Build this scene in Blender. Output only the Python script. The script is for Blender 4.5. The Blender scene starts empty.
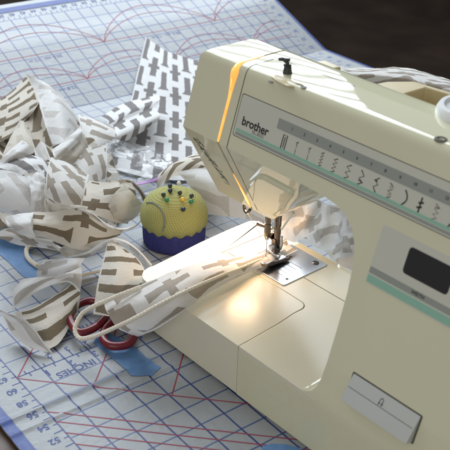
import bpy, bmesh, math, random
from mathutils import Vector, Matrix, noise
random.seed(4)
sc = bpy.context.scene
COL = sc.collection
S = 0.01                      # all sizes below are centimetres; S turns them into metres

# ------------------------------------------------------------------ camera
CAM = Vector((48.2716, -45.9509, 54.6848))
CF = Vector((-0.648175, 0.588449, -0.483318)).normalized()
CR = Vector((0.658884, 0.751587, 0.031446)).normalized()
CU = CR.cross(CF).normalized()
FPX = 922.11
cam = bpy.data.cameras.new('camera'); camo = bpy.data.objects.new('camera', cam); COL.objects.link(camo)
m3 = Matrix((CR, CU, -CF)).transposed()
camo.matrix_world = Matrix.Translation(CAM*S) @ m3.to_4x4()
cam.sensor_width = 36; cam.lens = 36*FPX/450
cam.clip_start = 0.02; cam.clip_end = 30
cam.dof.use_dof = True; cam.dof.focus_distance = 0.97; cam.dof.aperture_fstop = 15
cam.dof.aperture_blades = 7
sc.camera = camo

# ------------------------------------------------------------------ world, lights, exposure
w = bpy.data.worlds.new('World'); sc.world = w; w.use_nodes = True
bg = w.node_tree.nodes['Background']
bg.inputs[0].default_value = (0.96, 0.98, 1.0, 1); bg.inputs[1].default_value = 0.36
sc.view_settings.view_transform = 'Standard'; sc.view_settings.look = 'None'
sc.view_settings.exposure = 0.0; sc.view_settings.gamma = 1.0

def area_light(name, loc, target, sx, sy, power, color, stripes=0):
    l = bpy.data.lights.new(name, 'AREA'); l.shape = 'RECTANGLE'; l.size = sx*S; l.size_y = sy*S
    l.energy = power; l.color = color
    o = bpy.data.objects.new(name, l); COL.objects.link(o)
    loc = Vector(loc); d = (Vector(target)-loc).normalized()
    o.matrix_world = Matrix.Translation(loc*S) @ d.to_track_quat('-Z', 'Y').to_matrix().to_4x4()
    if stripes:               # slatted window blind: bright gaps between the slats
        l.use_nodes = True; nt = l.node_tree; em = nt.nodes['Emission']
        g = nt.nodes.new('ShaderNodeNewGeometry'); sp = nt.nodes.new('ShaderNodeSeparateXYZ')
        nt.links.new(g.outputs['Parametric'], sp.inputs[0])
        mu = nt.nodes.new('ShaderNodeMath'); mu.operation = 'MULTIPLY'; mu.inputs[1].default_value = stripes
        nt.links.new(sp.outputs[1], mu.inputs[0])
        fr = nt.nodes.new('ShaderNodeMath'); fr.operation = 'FRACT'; nt.links.new(mu.outputs[0], fr.inputs[0])
        gt = nt.nodes.new('ShaderNodeMapRange'); gt.inputs[1].default_value = 0.38; gt.inputs[2].default_value = 0.55
        gt.inputs[3].default_value = 0.06; gt.inputs[4].default_value = 1.8
        nt.links.new(fr.outputs[0], gt.inputs[0]); nt.links.new(gt.outputs[0], em.inputs['Strength'])
    return o
WINDOW = area_light('window_light', (-146, 76, 118), (0, 8, 26), 165, 140, 54, (0.82, 0.91, 1.0), 25)
FRONT_FILL = area_light('front_fill_light', (70, -170, 95), (5, 0, 14), 150, 120, 8.5, (1.0, 0.97, 0.92))  # added fill lamp behind the camera, brightens the machine front
LAMP = area_light('needle_lamp', (-11.3, 11.2, 12.3), (-11.0, 9.6, 0), 2.6, 2.6, 0.135, (1.0, 0.64, 0.36))

# ------------------------------------------------------------------ helpers
def ray(px): return CF + CR*((px[0]-225)/FPX) - CU*((px[1]-225)/FPX)
def at(px, py, z):            # photograph pixel -> point at height z (cm)
    d = ray((px, py)); t = (z-CAM.z)/d.z; return CAM + d*t
TK, TY, TZ = 0.3, 0.0, 5.67   # the leaning front of the machine: y = TK*(z-TZ)
def on_plane(px, k, y0, z0):
    d = ray(px); s = (y0-k*z0+k*CAM.z-CAM.y)/(d.y-k*d.z); return CAM + d*s
def face(px): return on_plane(px, TK, TY, TZ)
CK, CY, CZ = -0.57, 4.6, 21.0
def chin(px): return on_plane(px, CK, CY, CZ)
FN = Vector((0, -1, TK)).normalized(); FU = Vector((0, TK, 1)).normalized()
CN = Vector((0, -1, CK)).normalized(); CUP = Vector((0, CK, 1)).normalized()
def T(x, z, off=0): return Vector((x, TK*(z-TZ), z)) + FN*off
def TC(x, z, off=0): return Vector((x, CY+CK*(z-CZ), z)) + CN*off

def new_obj(name, me, mat=None, parent=None):
    o = bpy.data.objects.new(name, me); COL.objects.link(o)
    if mat: me.materials.clear(); me.materials.append(mat)
    if parent:
        o.parent = parent
        o.matrix_parent_inverse = parent.matrix_world.inverted() if False else Matrix.Translation(-parent.location)
    return o
def mesh_from(verts, faces, name='m'):
    me = bpy.data.meshes.new(name); me.from_pydata([Vector(v)*S for v in verts], [], faces); me.update(); return me
def smooth(me, ang=35):
    me.polygons.foreach_set('use_smooth', [True]*len(me.polygons)); me.set_sharp_from_angle(angle=math.radians(ang)); return me
def tag(o, label=None, cat=None, group=None, kind=None):
    if label: o['label'] = label
    if cat: o['category'] = cat
    if group: o['group'] = group
    if kind: o['kind'] = kind
    return o
def empty(name, loc, label=None, cat=None, group=None):
    o = bpy.data.objects.new(name, None); COL.objects.link(o); o.location = Vector(loc)*S; o.empty_display_size = .02
    return tag(o, label, cat, group)
def apply_mods(o):
    dg = bpy.context.evaluated_depsgraph_get(); dg.update()
    me = bpy.data.meshes.new_from_object(o.evaluated_get(dg)); o.modifiers.clear(); old = o.data; o.data = me; return me
def prism(pts, axis, a, b):   # extrude a 2-D outline; axis 0: pts are (y,z) along x; 1: (x,z) along y; 2: (x,y) along z
    def P(p, t):
        return {0: (t, p[0], p[1]), 1: (p[0], t, p[1]), 2: (p[0], p[1], t)}[axis]
    n = len(pts); v = [P(p, a) for p in pts]+[P(p, b) for p in pts]
    f = [list(range(n)), list(range(2*n-1, n-1, -1))]+[[i, i+n, (i+1) % n+n, (i+1) % n] for i in range(n)]
    me = mesh_from(v, f); bm = bmesh.new(); bm.from_mesh(me); bmesh.ops.recalc_face_normals(bm, faces=bm.faces); bm.to_mesh(me); bm.free()
    return me
def boolean(o, me, op='DIFFERENCE'):
    t = bpy.data.objects.new('cutter', me); COL.objects.link(t)
    md = o.modifiers.new('b', 'BOOLEAN'); md.operation = op; md.object = t; md.solver = 'EXACT'
    apply_mods(o); bpy.data.objects.remove(t)
def bevel(o, wd, seg=3, ang=30):
    md = o.modifiers.new('bv', 'BEVEL'); md.width = wd*S; md.segments = seg; md.limit_method = 'ANGLE'; md.angle_limit = math.radians(ang)
    apply_mods(o); smooth(o.data, 28)
    wn = o.modifiers.new('wn', 'WEIGHTED_NORMAL'); wn.keep_sharp = True; wn.weight = 80
def arc(cx, cy, r, a0, a1, n):
    return [(cx+r*math.cos(math.radians(a0+(a1-a0)*i/n)), cy+r*math.sin(math.radians(a0+(a1-a0)*i/n))) for i in range(n+1)]
def box_me(lo, hi):
    return prism([(lo[0], lo[1]), (hi[0], lo[1]), (hi[0], hi[1]), (lo[0], hi[1])], 2, lo[2], hi[2])
def tube_bm(bm, pts, r, n=10, closed=False, caps=True):
    pts = [Vector(p) for p in pts]; rings = []; N = len(pts)
    rr = r if hasattr(r, '__len__') else [r]*N
    up = Vector((0.13, 0.21, 0.97))
    for i, p in enumerate(pts):
        if closed: d = pts[(i+1) % N]-pts[i-1]
        else: d = pts[min(i+1, N-1)]-pts[max(i-1, 0)]
        d.normalize(); a = d.cross(up)
        if a.length < 1e-3: a = d.cross(Vector((1, 0, 0)))
        a.normalize(); b = a.cross(d).normalized()
        rings.append([bm.verts.new((p+(a*math.cos(2*math.pi*k/n)+b*math.sin(2*math.pi*k/n))*rr[i])*S) for k in range(n)])
    for i in range(N if closed else N-1):
        A, B = rings[i], rings[(i+1) % N]
        for k in range(n): bm.faces.new((A[k], A[(k+1) % n], B[(k+1) % n], B[k]))
    if caps and not closed:
        bm.faces.new(rings[0][::-1]); bm.faces.new(rings[-1])
def lathe_bm(bm, prof, c, axis=Vector((0, 0, 1)), n=32):
    c = Vector(c); axis = axis.normalized(); a = axis.orthogonal().normalized(); b = axis.cross(a); rings = []
    for r, h in prof:
        rings.append([bm.verts.new((c+axis*h+(a*math.cos(2*math.pi*k/n)+b*math.sin(2*math.pi*k/n))*max(r, 1e-4))*S) for k in range(n)])
    for A, B in zip(rings, rings[1:]):
        for k in range(n): bm.faces.new((A[k], A[(k+1) % n], B[(k+1) % n], B[k]))
    bm.faces.new(rings[0][::-1]); bm.faces.new(rings[-1])
def rope_bm(bm, pts, r, pitch=1.1):   # three twisted strands along a path
    pts = [Vector(p) for p in pts]; L = 0; up = Vector((.1, .2, .97))
    rr = r if hasattr(r, '__len__') else [r]*len(pts)
    fine, rad = [], []
    for i in range(len(pts)-1):
        n = max(2, int((pts[i+1]-pts[i]).length/.12))
        for k in range(n): fine.append(pts[i].lerp(pts[i+1], k/n)); rad.append(rr[i]+(rr[i+1]-rr[i])*k/n)
    fine.append(pts[-1]); rad.append(rr[-1])
    for st in range(3):
        out, L = [], 0
        for i, p in enumerate(fine):
            d = (fine[min(i+1, len(fine)-1)]-fine[max(i-1, 0)]).normalized(); a = d.cross(up).normalized(); b = a.cross(d)
            if i: L += (p-fine[i-1]).length
            th = 2*math.pi*(L/pitch+st/3); out.append(p+(a*math.cos(th)+b*math.sin(th))*rad[i]*.34+Vector((noise.noise(p*2), noise.noise(p*2+Vector((9, 0, 0))), 0))*.03)
        tube_bm(bm, out, [x*.68 for x in rad], 7)
def bm_obj(name, bm, mat, parent=None, ang=40):
    bmesh.ops.recalc_face_normals(bm, faces=bm.faces)
    me = bpy.data.meshes.new(name); bm.to_mesh(me); bm.free(); smooth(me, ang); return new_obj(name, me, mat, parent)
def cr(p, t):                 # Catmull-Rom through a list of Vectors, t in 0..len-1
    n = len(p); i = min(int(t), n-2); f = t-i
    p0 = p[i-1] if i > 0 else p[0]*2-p[1]; p1 = p[i]; p2 = p[i+1]; p3 = p[i+2] if i+2 < n else p[n-1]*2-p[n-2]
    return 0.5*((2*p1)+(p2-p0)*f+(2*p0-5*p1+4*p2-p3)*f*f+(3*p1-p0-3*p2+p3)*f**3)
def spline(pts, k=8, closed=False):
    pts = [Vector(p) for p in pts]
    if closed:
        q = [pts[-1]]+pts+[pts[0], pts[1]]; return [cr(q, 1+i/k) for i in range(k*len(pts))]
    return [cr(pts, i/k) for i in range(k*(len(pts)-1)+1)]

# ------------------------------------------------------------------ materials
class NT:
    def __init__(s, name):
        s.m = bpy.data.materials.new(name); s.m.use_nodes = True; s.t = s.m.node_tree; s.b = s.t.nodes['Principled BSDF']
    def n(s, typ, **kw):
        x = s.t.nodes.new(typ)
        for k, v in kw.items(): setattr(x, k, v)
        return x
    def L(s, a, b): s.t.links.new(a, b)
    def val(s, x, i, v):
        if hasattr(v, 'is_linked') or hasattr(v, 'links'): s.L(v, x.inputs[i])
        else: x.inputs[i].default_value = v
    def math(s, op, a, b=0.0, c=None):
        x = s.n('ShaderNodeMath', operation=op); s.val(x, 0, a); s.val(x, 1, b)
        if c is not None: s.val(x, 2, c)
        return x.outputs[0]
    def mix(s, f, a, b):
        x = s.n('ShaderNodeMix', data_type='RGBA'); s.val(x, 0, f)
        for i, v in ((6, a), (7, b)):
            if isinstance(v, tuple): x.inputs[i].default_value = (*v, 1)
            else: s.L(v, x.inputs[i])
        return x.outputs[2]
    def noise(s, scale, detail=3, rough=.5, co=None):
        x = s.n('ShaderNodeTexNoise'); x.inputs['Scale'].default_value = scale; x.inputs['Detail'].default_value = detail
        x.inputs['Roughness'].default_value = rough
        if co is None: co = s.n('ShaderNodeTexCoord').outputs['Object']
        s.L(co, x.inputs['Vector']); return x.outputs[0]
    def bump(s, h, strength=.2, dist=.001):
        x = s.n('ShaderNodeBump'); x.inputs['Strength'].default_value = strength; x.inputs['Distance'].default_value = dist
        s.L(h, x.inputs['Height']); s.L(x.outputs[0], s.b.inputs['Normal'])
def mat(name, col, rough=.5, metal=0, var=.06, vscale=30, bump=0, bscale=400, spec=.5, emit=None, estr=0, coat=0, alpha=1, trans=0):
    k = NT(name); b = k.b
    nz = k.noise(vscale, 4)
    dark = tuple(c*(1-var*2) for c in col); light = tuple(min(1, c*(1+var)) for c in col)
    k.L(k.mix(nz, dark, light), b.inputs['Base Color'])
    rn = k.noise(vscale*2.3, 3)
    mr = k.n('ShaderNodeMapRange'); k.L(rn, mr.inputs[0]); mr.inputs[3].default_value = max(.02, rough*.8); mr.inputs[4].default_value = min(1, rough*1.25)
    k.L(mr.outputs[0], b.inputs['Roughness'])
    b.inputs['Metallic'].default_value = metal; b.inputs['Specular IOR Level'].default_value = spec
    b.inputs['Coat Weight'].default_value = coat; b.inputs['Transmission Weight'].default_value = trans
    if bump: k.bump(k.noise(bscale, 3), bump, .0006)
    if emit: b.inputs['Emission Color'].default_value = (*emit, 1); b.inputs['Emission Strength'].default_value = estr
    b.inputs['Alpha'].default_value = alpha
    return k.m
M = {}
M['shell'] = mat('cream_plastic', (0.68, 0.66, 0.47), .034, var=.025, vscale=14, bump=.012, bscale=160, spec=.5)
M['bed'] = mat('cream_bed_plastic', (0.70, 0.655, 0.51), .24, var=.02, vscale=14, bump=.02, bscale=700, spec=.28)
M['seam'] = mat('dark_seam', (0.09, 0.08, 0.055), .6)
M['panel'] = mat('grey_green_panel', (0.58, 0.58, 0.49), .38, var=.02)
M['panel_grey'] = mat('panel_grey_print', (0.30, 0.315, 0.28), .45, var=.02)
M['ink'] = mat('black_print', (0.02, 0.021, 0.02), .5, var=.02)
M['ink_soft'] = mat('grey_print', (0.12, 0.125, 0.11), .5, var=.02)
M['green'] = mat('green_print', (0.28, 0.50, 0.38), .45, var=.04)
M['window'] = mat('black_display', (0.012, 0.012, 0.013), .25, var=.05)
M['lever'] = mat('grey_lever', (0.52, 0.53, 0.50), .35, var=.03)
M['steel'] = mat('brushed_steel', (0.62, 0.64, 0.68), .3, 1, var=.05, vscale=60, bump=.05, bscale=500)
M['dark_steel'] = mat('dark_steel', (0.20, 0.17, 0.15), .22, 1, var=.15, vscale=80)
M['black'] = mat('black_plastic', (0.035, 0.038, 0.03), .35)
M['white_plastic'] = mat('white_plastic', (0.78, 0.79, 0.78), .3, var=.02)
M['handle'] = mat('tan_plastic', (0.62, 0.52, 0.30), .4, var=.04)
def glow_material():
    k = NT('lamp_glow'); c = k.mix(k.noise(55, 2), (1.0, 0.24, 0.01), (1.0, 0.58, 0.16)); k.L(c, k.b.inputs['Base Color']); k.L(c, k.b.inputs['Emission Color'])
    k.b.inputs['Emission Strength'].default_value = 1.0; k.b.inputs['Roughness'].default_value = .3; return k.m
M['glow'] = glow_material()
M['board'] = None
M['mat_blue'] = mat('blue_binding', (0.035, 0.07, 0.28), .5, var=.1, vscale=80)
M['tape'] = mat('blue_masking_tape', (0.11, 0.24, 0.47), .6, var=.12, vscale=60, bump=.4, bscale=120)
M['print_blue'] = mat('blue_mat_print', (0.05, 0.085, 0.26), .6, var=.1)
M['print_red'] = mat('red_mat_print', (0.30, 0.03, 0.065), .6, var=.1)
M['red'] = mat('dark_red_plastic', (0.16, 0.009, 0.016), .3, var=.08, spec=.5)
M['cord'] = None
M['table'] = mat('dark_wood_table', (0.10, 0.055, 0.03), .5, var=.3, vscale=14)
M['floor'] = mat('dark_floor', (0.10, 0.068, 0.05), .85, var=.45, vscale=5)

def board_material():
    k = NT('gridded_white_board'); uv = k.n('ShaderNodeUVMap').outputs[0]
    sp = k.n('ShaderNodeSeparateXYZ'); k.L(uv, sp.inputs[0]); v, u = sp.outputs[0], sp.outputs[1]
    wob = k.math('MULTIPLY', k.math('SUBTRACT', k.noise(.7, 2, co=uv), .5), .06)
    def line(x, wd):
        f = k.math('ABSOLUTE', k.math('SUBTRACT', k.math('FRACT', k.math('ADD', k.math('ADD', x, wob), .5)), .5))
        return k.math('LESS_THAN', f, wd)
    inr = k.math('MULTIPLY', k.math('GREATER_THAN', v, -6.03), k.math('LESS_THAN', v, 28.53))
    inr = k.math('MULTIPLY', inr, k.math('GREATER_THAN', u, -34.03))
    sl = k.math('MULTIPLY', line(v, .036), inr); hl = k.math('MULTIPLY', line(u, .034), inr)
    base = k.mix(k.noise(.35, 4, co=uv), (0.27, 0.29, 0.305), (0.345, 0.355, 0.36))
    stain = k.math('MULTIPLY', k.math('GREATER_THAN', k.noise(.8, 5, .6, co=uv), .62), .15)
    base = k.mix(stain, base, (0.28, 0.24, 0.18))
    c = k.mix(hl, base, (0.055, 0.095, 0.22)); c = k.mix(sl, c, (0.025, 0.045, 0.17))
    k.L(c, k.b.inputs['Base Color']); k.b.inputs['Roughness'].default_value = .42; k.b.inputs['Specular IOR Level'].default_value = .35
    k.bump(k.noise(3, 4, co=uv), .35, .002); return k.m
M['board'] = board_material()

def cloth_material(name, base, ink, P=2.0, H=6.2, transl=.12, bw=.42, warm=None):
    k = NT(name); uv = k.n('ShaderNodeUVMap').outputs[0]
    sp = k.n('ShaderNodeSeparateXYZ'); k.L(uv, sp.inputs[0])
    n1 = k.math('MULTIPLY', k.math('SUBTRACT', k.noise(1.3, 1, co=uv), .5), .24)
    n2 = k.math('MULTIPLY', k.math('SUBTRACT', k.noise(1.5, 1, co=uv), .5), .24)
    u = k.math('ADD', sp.outputs[0], n1); v = k.math('ADD', sp.outputs[1], n2)
    cu = k.math('DIVIDE', u, P); ci = k.math('FLOOR', cu); x = k.math('ABSOLUTE', k.math('MULTIPLY', k.math('SUBTRACT', k.math('FRACT', cu), .5), P))
    odd = k.math('MODULO', k.math('ABSOLUTE', ci), 2.0)
    vv = k.math('ADD', v, k.math('MULTIPLY', odd, H*.47))
    y = k.math('MULTIPLY', k.math('SUBTRACT', k.math('FRACT', k.math('DIVIDE', vv, H)), .5), H)
    ay = k.math('ABSOLUTE', y)
    bar = k.math('MULTIPLY', k.math('LESS_THAN', x, bw), k.math('LESS_THAN', ay, H*.37))
    cross = k.math('MULTIPLY', k.math('MULTIPLY', k.math('LESS_THAN', x, P*.47), k.math('LESS_THAN', ay, H*.065)), odd)
    tt = k.math('MULTIPLY', k.math('MULTIPLY', k.math('LESS_THAN', k.math('ADD', x, k.math('MULTIPLY', k.math('SUBTRACT', H*.37, y), .55)), P*.46),
                                   k.math('LESS_THAN', y, H*.37)), k.math('SUBTRACT', 1.0, odd))
    tt = k.math('MULTIPLY', tt, k.math('GREATER_THAN', y, 0.0))
    msk = k.math('MAXIMUM', bar, k.math('MAXIMUM', cross, tt))
    ha_ = k.n('ShaderNodeAttribute'); ha_.attribute_name = 'hem'; msk = k.math('MULTIPLY', msk, k.math('GREATER_THAN', ha_.outputs['Fac'], .2))
    geo = k.n('ShaderNodeNewGeometry'); msk = k.math('MULTIPLY', msk, k.math('SUBTRACT', .94, k.math('MULTIPLY', geo.outputs['Backfacing'], .72)))
    b2 = k.mix(k.noise(.5, 3, co=uv), tuple(c*.95 for c in base), base)
    i2 = k.mix(k.noise(2.5, 4, co=uv), tuple(c*.85 for c in ink), tuple(c*1.15 for c in ink))
    c = k.mix(msk, b2, i2)
    k.L(c, k.b.inputs['Base Color']); k.b.inputs['Roughness'].default_value = .85; k.b.inputs['Specular IOR Level'].default_value = .2
    wv = k.math('ADD', k.math('SINE', k.math('MULTIPLY', sp.outputs[0], 140.0)), k.math('SINE', k.math('MULTIPLY', sp.outputs[1], 140.0)))
    hgt = k.math('ADD', k.math('MULTIPLY', wv, .03), k.math('ADD', k.noise(1.2, 4, co=uv), k.math('MULTIPLY', k.math('GREATER_THAN', ha_.outputs['Fac'], .24), -.25))); k.bump(hgt, .6, .003)
    tr = k.n('ShaderNodeBsdfTranslucent'); k.L(c, tr.inputs[0]); mx = k.n('ShaderNodeMixShader'); mx.inputs[0].default_value = transl
    out = k.t.nodes['Material Output']; k.L(k.b.outputs[0], mx.inputs[1]); k.L(tr.outputs[0], mx.inputs[2]); k.L(mx.outputs[0], out.inputs[0])
    return k.m
M['cloth_cool'] = cloth_material('white_cloth_taupe_print', (0.85, 0.85, 0.84), (0.215, 0.195, 0.19), P=2.25, H=7.4, bw=.55)
M['cloth_warm'] = cloth_material('cream_cloth_brown_print', (0.77, 0.72, 0.63), (0.19, 0.145, 0.09), P=2.3, H=8.0, bw=.5)
M['cloth_plain'] = cloth_material('white_cloth_faint_print', (0.82, 0.81, 0.79), (0.52, 0.49, 0.45), P=2.4, H=8, bw=.52, transl=.3)
M['cloth_brown_shade'] = cloth_material('brown_print_shaded_cloth', (0.60, 0.54, 0.45), (0.17, 0.13, 0.085), P=3.0, H=9, bw=.95, transl=.15)  # brown print with darker base and wide bars, standing for shade inside folds
M['cloth_white'] = cloth_material('plain_white_cloth', (0.87, 0.865, 0.85), (0.66, 0.63, 0.59), P=3.2, H=9, bw=.7, transl=.14)
M['cloth_pale'] = cloth_material('white_cloth_pale_print', (0.85, 0.83, 0.79), (0.40, 0.35, 0.29), P=2.4, H=7.5, bw=.55, transl=.16)
def cord_material():
    k = NT('cotton_cord'); b = k.b; b.inputs['Base Color'].default_value = (.74, .68, .56, 1); b.inputs['Roughness'].default_value = .9
    k.bump(k.noise(500, 3), .6, .001); return k.m
M['cord'] = cord_material()
def knit_material():
    k = NT('yellow_knit'); co = k.n('ShaderNodeTexCoord').outputs['Object']; sp = k.n('ShaderNodeSeparateXYZ'); k.L(co, sp.inputs[0])
    ang = k.math('ARCTAN2', sp.outputs[1], sp.outputs[0])
    a = k.math('SINE', k.math('ADD', k.math('MULTIPLY', ang, 74.0), k.math('MULTIPLY', sp.outputs[2], 900.0)))
    r = k.math('SINE', k.math('MULTIPLY', sp.outputs[2], 3400.0))
    h = k.math('ADD', k.math('MULTIPLY', a, .5), k.math('MULTIPLY', r, .5)); h2 = k.math('ADD', h, k.math('MULTIPLY', k.noise(900, 3), .8))
    mr = k.n('ShaderNodeMapRange'); k.L(h, mr.inputs[0]); mr.inputs[1].default_value = -1; mr.inputs[2].default_value = 1
    k.L(k.mix(mr.outputs[0], (0.38, 0.33, 0.045), (0.60, 0.55, 0.11)), b := k.b.inputs['Base Color']) if False else None
    c = k.mix(mr.outputs[0], (0.30, 0.29, 0.09), (0.43, 0.42, 0.15)); k.L(c, k.b.inputs['Base Color'])
    k.b.inputs['Roughness'].default_value = .9; k.bump(h2, .5, .0008); return k.m
M['knit'] = knit_material()
M['cup_blue'] = mat('blue_violet_knit', (0.032, 0.036, 0.19), .9, var=.25, vscale=250, bump=.7, bscale=900)
M['thread_grey'] = mat('grey_yarn', (0.20, 0.22, 0.20), .9)
def film_material():
    k = NT('clear_film'); k.b.inputs['Base Color'].default_value = (1, 1, 1, 1); k.b.inputs['Roughness'].default_value = .08
    tr = k.n('ShaderNodeBsdfTransparent'); gl = k.n('ShaderNodeBsdfGlossy'); gl.inputs['Roughness'].default_value = .12
    fr = k.n('ShaderNodeFresnel'); fr.inputs[0].default_value = 1.35
    f = k.math('MULTIPLY', fr.outputs[0], .75)
    df = k.n('ShaderNodeBsdfDiffuse'); df.inputs[0].default_value = (.8, .85, .9, 1)
    m0 = k.n('ShaderNodeMixShader'); m0.inputs[0].default_value = .07; k.L(tr.outputs[0], m0.inputs[1]); k.L(df.outputs[0], m0.inputs[2])
    mx = k.n('ShaderNodeMixShader'); k.L(f, mx.inputs[0]); k.L(m0.outputs[0], mx.inputs[1]); k.L(gl.outputs[0], mx.inputs[2])
    k.L(mx.outputs[0], k.t.nodes['Material Output'].inputs[0]); return k.m
M['film'] = film_material()
M['purple'] = mat('purple_zip', (0.42, 0.20, 0.50), .4)

# ------------------------------------------------------------------ setting: table, floor, wall
IN = 2.54
MO = Vector((-6.33437, 0.560903, 0)); UD = Vector((0.998072, -0.0620655, 0)); VD = Vector((0.0620655, 0.998072, 0))
UF, ALP, VL, VR, TTOP = -24.92, math.radians(22), -7.6, 30.1, 10.75
def crease(u):
    z = 0
    for c, h, wd in ((-1.0, .17, .14), (-.25, .12, .12), (-12.4, .15, .15)): z += h*math.exp(-((u-c)/wd)**2)
    return z
def mp(u, v, h=0.0):          # mat coordinates in inches (+ lift in cm) -> world; beyond the fold the panel leans up
    if u >= UF:
        return MO + UD*(u*IN) + VD*(v*IN) + Vector((0, 0, crease(u)+h))
    t = UF-u
    n = Vector((0, 0, 1))*math.cos(ALP)+UD*math.sin(ALP)
    return MO + UD*((UF-t*math.cos(ALP))*IN) + VD*(v*IN) + Vector((0, 0, t*math.sin(ALP)*IN)) + n*h
def uvof(p):                  # world point on the table -> mat inches
    d = p-MO; return d.dot(UD)/IN, d.dot(VD)/IN

tb = new_obj('table', box_me((-122, -48, -4.2), (62, 76.5, -.55)), M['table']); tag(tb, kind='structure')
fl = new_obj('floor', mesh_from([(-500, -300, -74), (300, -300, -74), (300, 420, -74), (-500, 420, -74)], [(0, 1, 2, 3)]), M['floor']); tag(fl, kind='structure')
wl = new_obj('wall', mesh_from([(-500, 340, -74), (300, 340, -74), (300, 340, 190), (-500, 340, 190)], [(0, 1, 2, 3)]), M['floor']); tag(wl, kind='structure')

# ------------------------------------------------------------------ cutting mat
cm = empty('cutting_mat', mp(0, 0), 'white folding cardboard cutting mat with blue inch grid and red guide lines, lying under everything', 'cutting mat')
us = [UF-TTOP, UF-6, UF-3, UF-.25, UF, UF+.25] + [UF+1+i for i in range(11)] + [-12.9+.12*i for i in range(10)] + [-11.5+i for i in range(10)] + \
     [-1.6+.08*i for i in range(24)] + [.5+i for i in range(14)]
us = sorted(set(round(x, 3) for x in us)); vs = [VL, VL+.45, -6, 0, 6, 12, 18, 24, 28.5, VR-.25, VR]
bm = bmesh.new(); uvl = bm.loops.layers.uv.new('UVMap'); G = []
for u in us: G.append([(bm.verts.new(mp(u, v)*S), u, v) for v in vs])
for i in range(len(us)-1):
    for j in range(len(vs)-1):
        q = (G[i][j], G[i+1][j], G[i+1][j+1], G[i][j+1]); f = bm.faces.new([x[0] for x in q])
        for l, x in zip(f.loops, q): l[uvl].uv = (x[2], x[1])
me = bpy.data.meshes.new('board'); bm.to_mesh(me); bm.free(); smooth(me, 15)
bo = new_obj('board', me, M['board'], cm); md = bo.modifiers.new('s', 'SOLIDIFY'); md.thickness = .0035; md.offset = -1
def strip_uv(rows, h, name, m, parent):   # rows: list of (uA,vA,uB,vB) cross-sections on the mat
    v, f = [], []
    for a in rows: v += [mp(a[0], a[1], h), mp(a[2], a[3], h)]
    for i in range(len(rows)-1): f.append((2*i, 2*i+1, 2*i+3, 2*i+2))
    return new_obj(name, smooth(mesh_from(v, f)), m, parent)
strip_uv([(u, VL-.03, u, VL+.4) for u in us], .05, 'edge_binding', M['mat_blue'], cm)
strip_uv([(u, VR-.16, u, VR+.02) for u in us], .05, 'edge_binding', M['mat_blue'], cm)
strip_uv([(UF-TTOP+.38, v, UF-TTOP+.85, v) for v in vs], .05, 'edge_binding', M['mat_blue'], cm)
# printed lines: flat strokes on the board
def strokes(lst, wd, h, name, m, parent):
    v, f = [], []
    for pl in lst:
        b = len(v)
        for i, (u, w_) in enumerate(pl):
            a = Vector(pl[max(i-1, 0)]); c = Vector(pl[min(i+1, len(pl)-1)]); d = (c-a).normalized(); n = Vector((-d.y, d.x))*wd/2
            v += [mp(u+n.x, w_+n.y, h), mp(u-n.x, w_-n.y, h)]
        for i in range(len(pl)-1): f.append((b+2*i, b+2*i+1, b+2*i+3, b+2*i+2))
    return new_obj(name, mesh_from(v, f), m, parent)
def seg(u0, v0, u1, v1, n=24): return [(u0+(u1-u0)*i/n, v0+(v1-v0)*i/n) for i in range(n+1)]
reds = [seg(-2.95, -6, 6.5, 3.4, 60)] + [seg(u, -6, u+9, 3, 60) for u in (-.68, -.05, .65, 1.34, 2.03, 2.7)]
reds += [seg(-2.95, -6, -6.9, -2.05), seg(-.95, -3.95, -4.6, -.3), seg(1.1, -1.9, -2.5, 1.7)]
def arch(u0, v0, v1, hgt): return [p for p in [(u0-hgt*math.sin(math.pi*i/32)**.75, v0+(v1-v0)*i/32) for i in range(33)] if -6 <= p[1] <= 28.5]
a0 = uvof(at(2.2, 62, 0))
RU1, RU2 = UF-5.35, UF-2.3
reds += [seg(RU1, -6, RU1, 28.5, 2), seg(RU2, -6, RU2, 28.5, 2)]
for c in range(-1, 4):
    b = 4.75+c*9.35
    reds += [arch(RU1, b, b+9.35, 3.0), arch(RU1, b, b+9.35, 2.1)]
    b = 4.2+c*6.9
    reds += [arch(RU2, b, b+6.9, 1.9), arch(RU2, b, b+6.9, 1.2)]
reds = [r for r in reds if len(r) > 1]
strokes(reds, .055, .014, 'red_guide_lines', M['print_red'], cm)
ticks = [seg(-3.0, -6, -3.0, 8, 2), seg(-4.0, -5, -4.0, 8, 2)]
for i in range(29): ticks.append(seg(-3.0, -6+i*.5, -3.0+(.4 if i % 2 == 0 else .22), -6+i*.5, 1))
for i in range(36): ticks.append(seg(-3.0, -6+i*.3937, -3.0-(.34 if i % 2 == 0 else .2), -6+i*.3937, 1))
for i in range(70): ticks.append(seg(-20+i*.3937, -6, -20+i*.3937, -6-(.34 if i % 2 == 0 else .17), 1))
for i in range(88): ticks.append(seg(UF-9.15, -6+i*.3937, UF-9.15-(.3 if i % 2 == 0 else .15), -6+i*.3937, 1))
for i in range(40): ticks.append(seg(UF-9+i*.5, 28.5, UF-9+i*.5, 28.5+(.35 if i % 2 == 0 else .18), 1))
strokes(ticks, .05, .01, 'ruler_ticks', M['print_blue'], cm)

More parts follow.
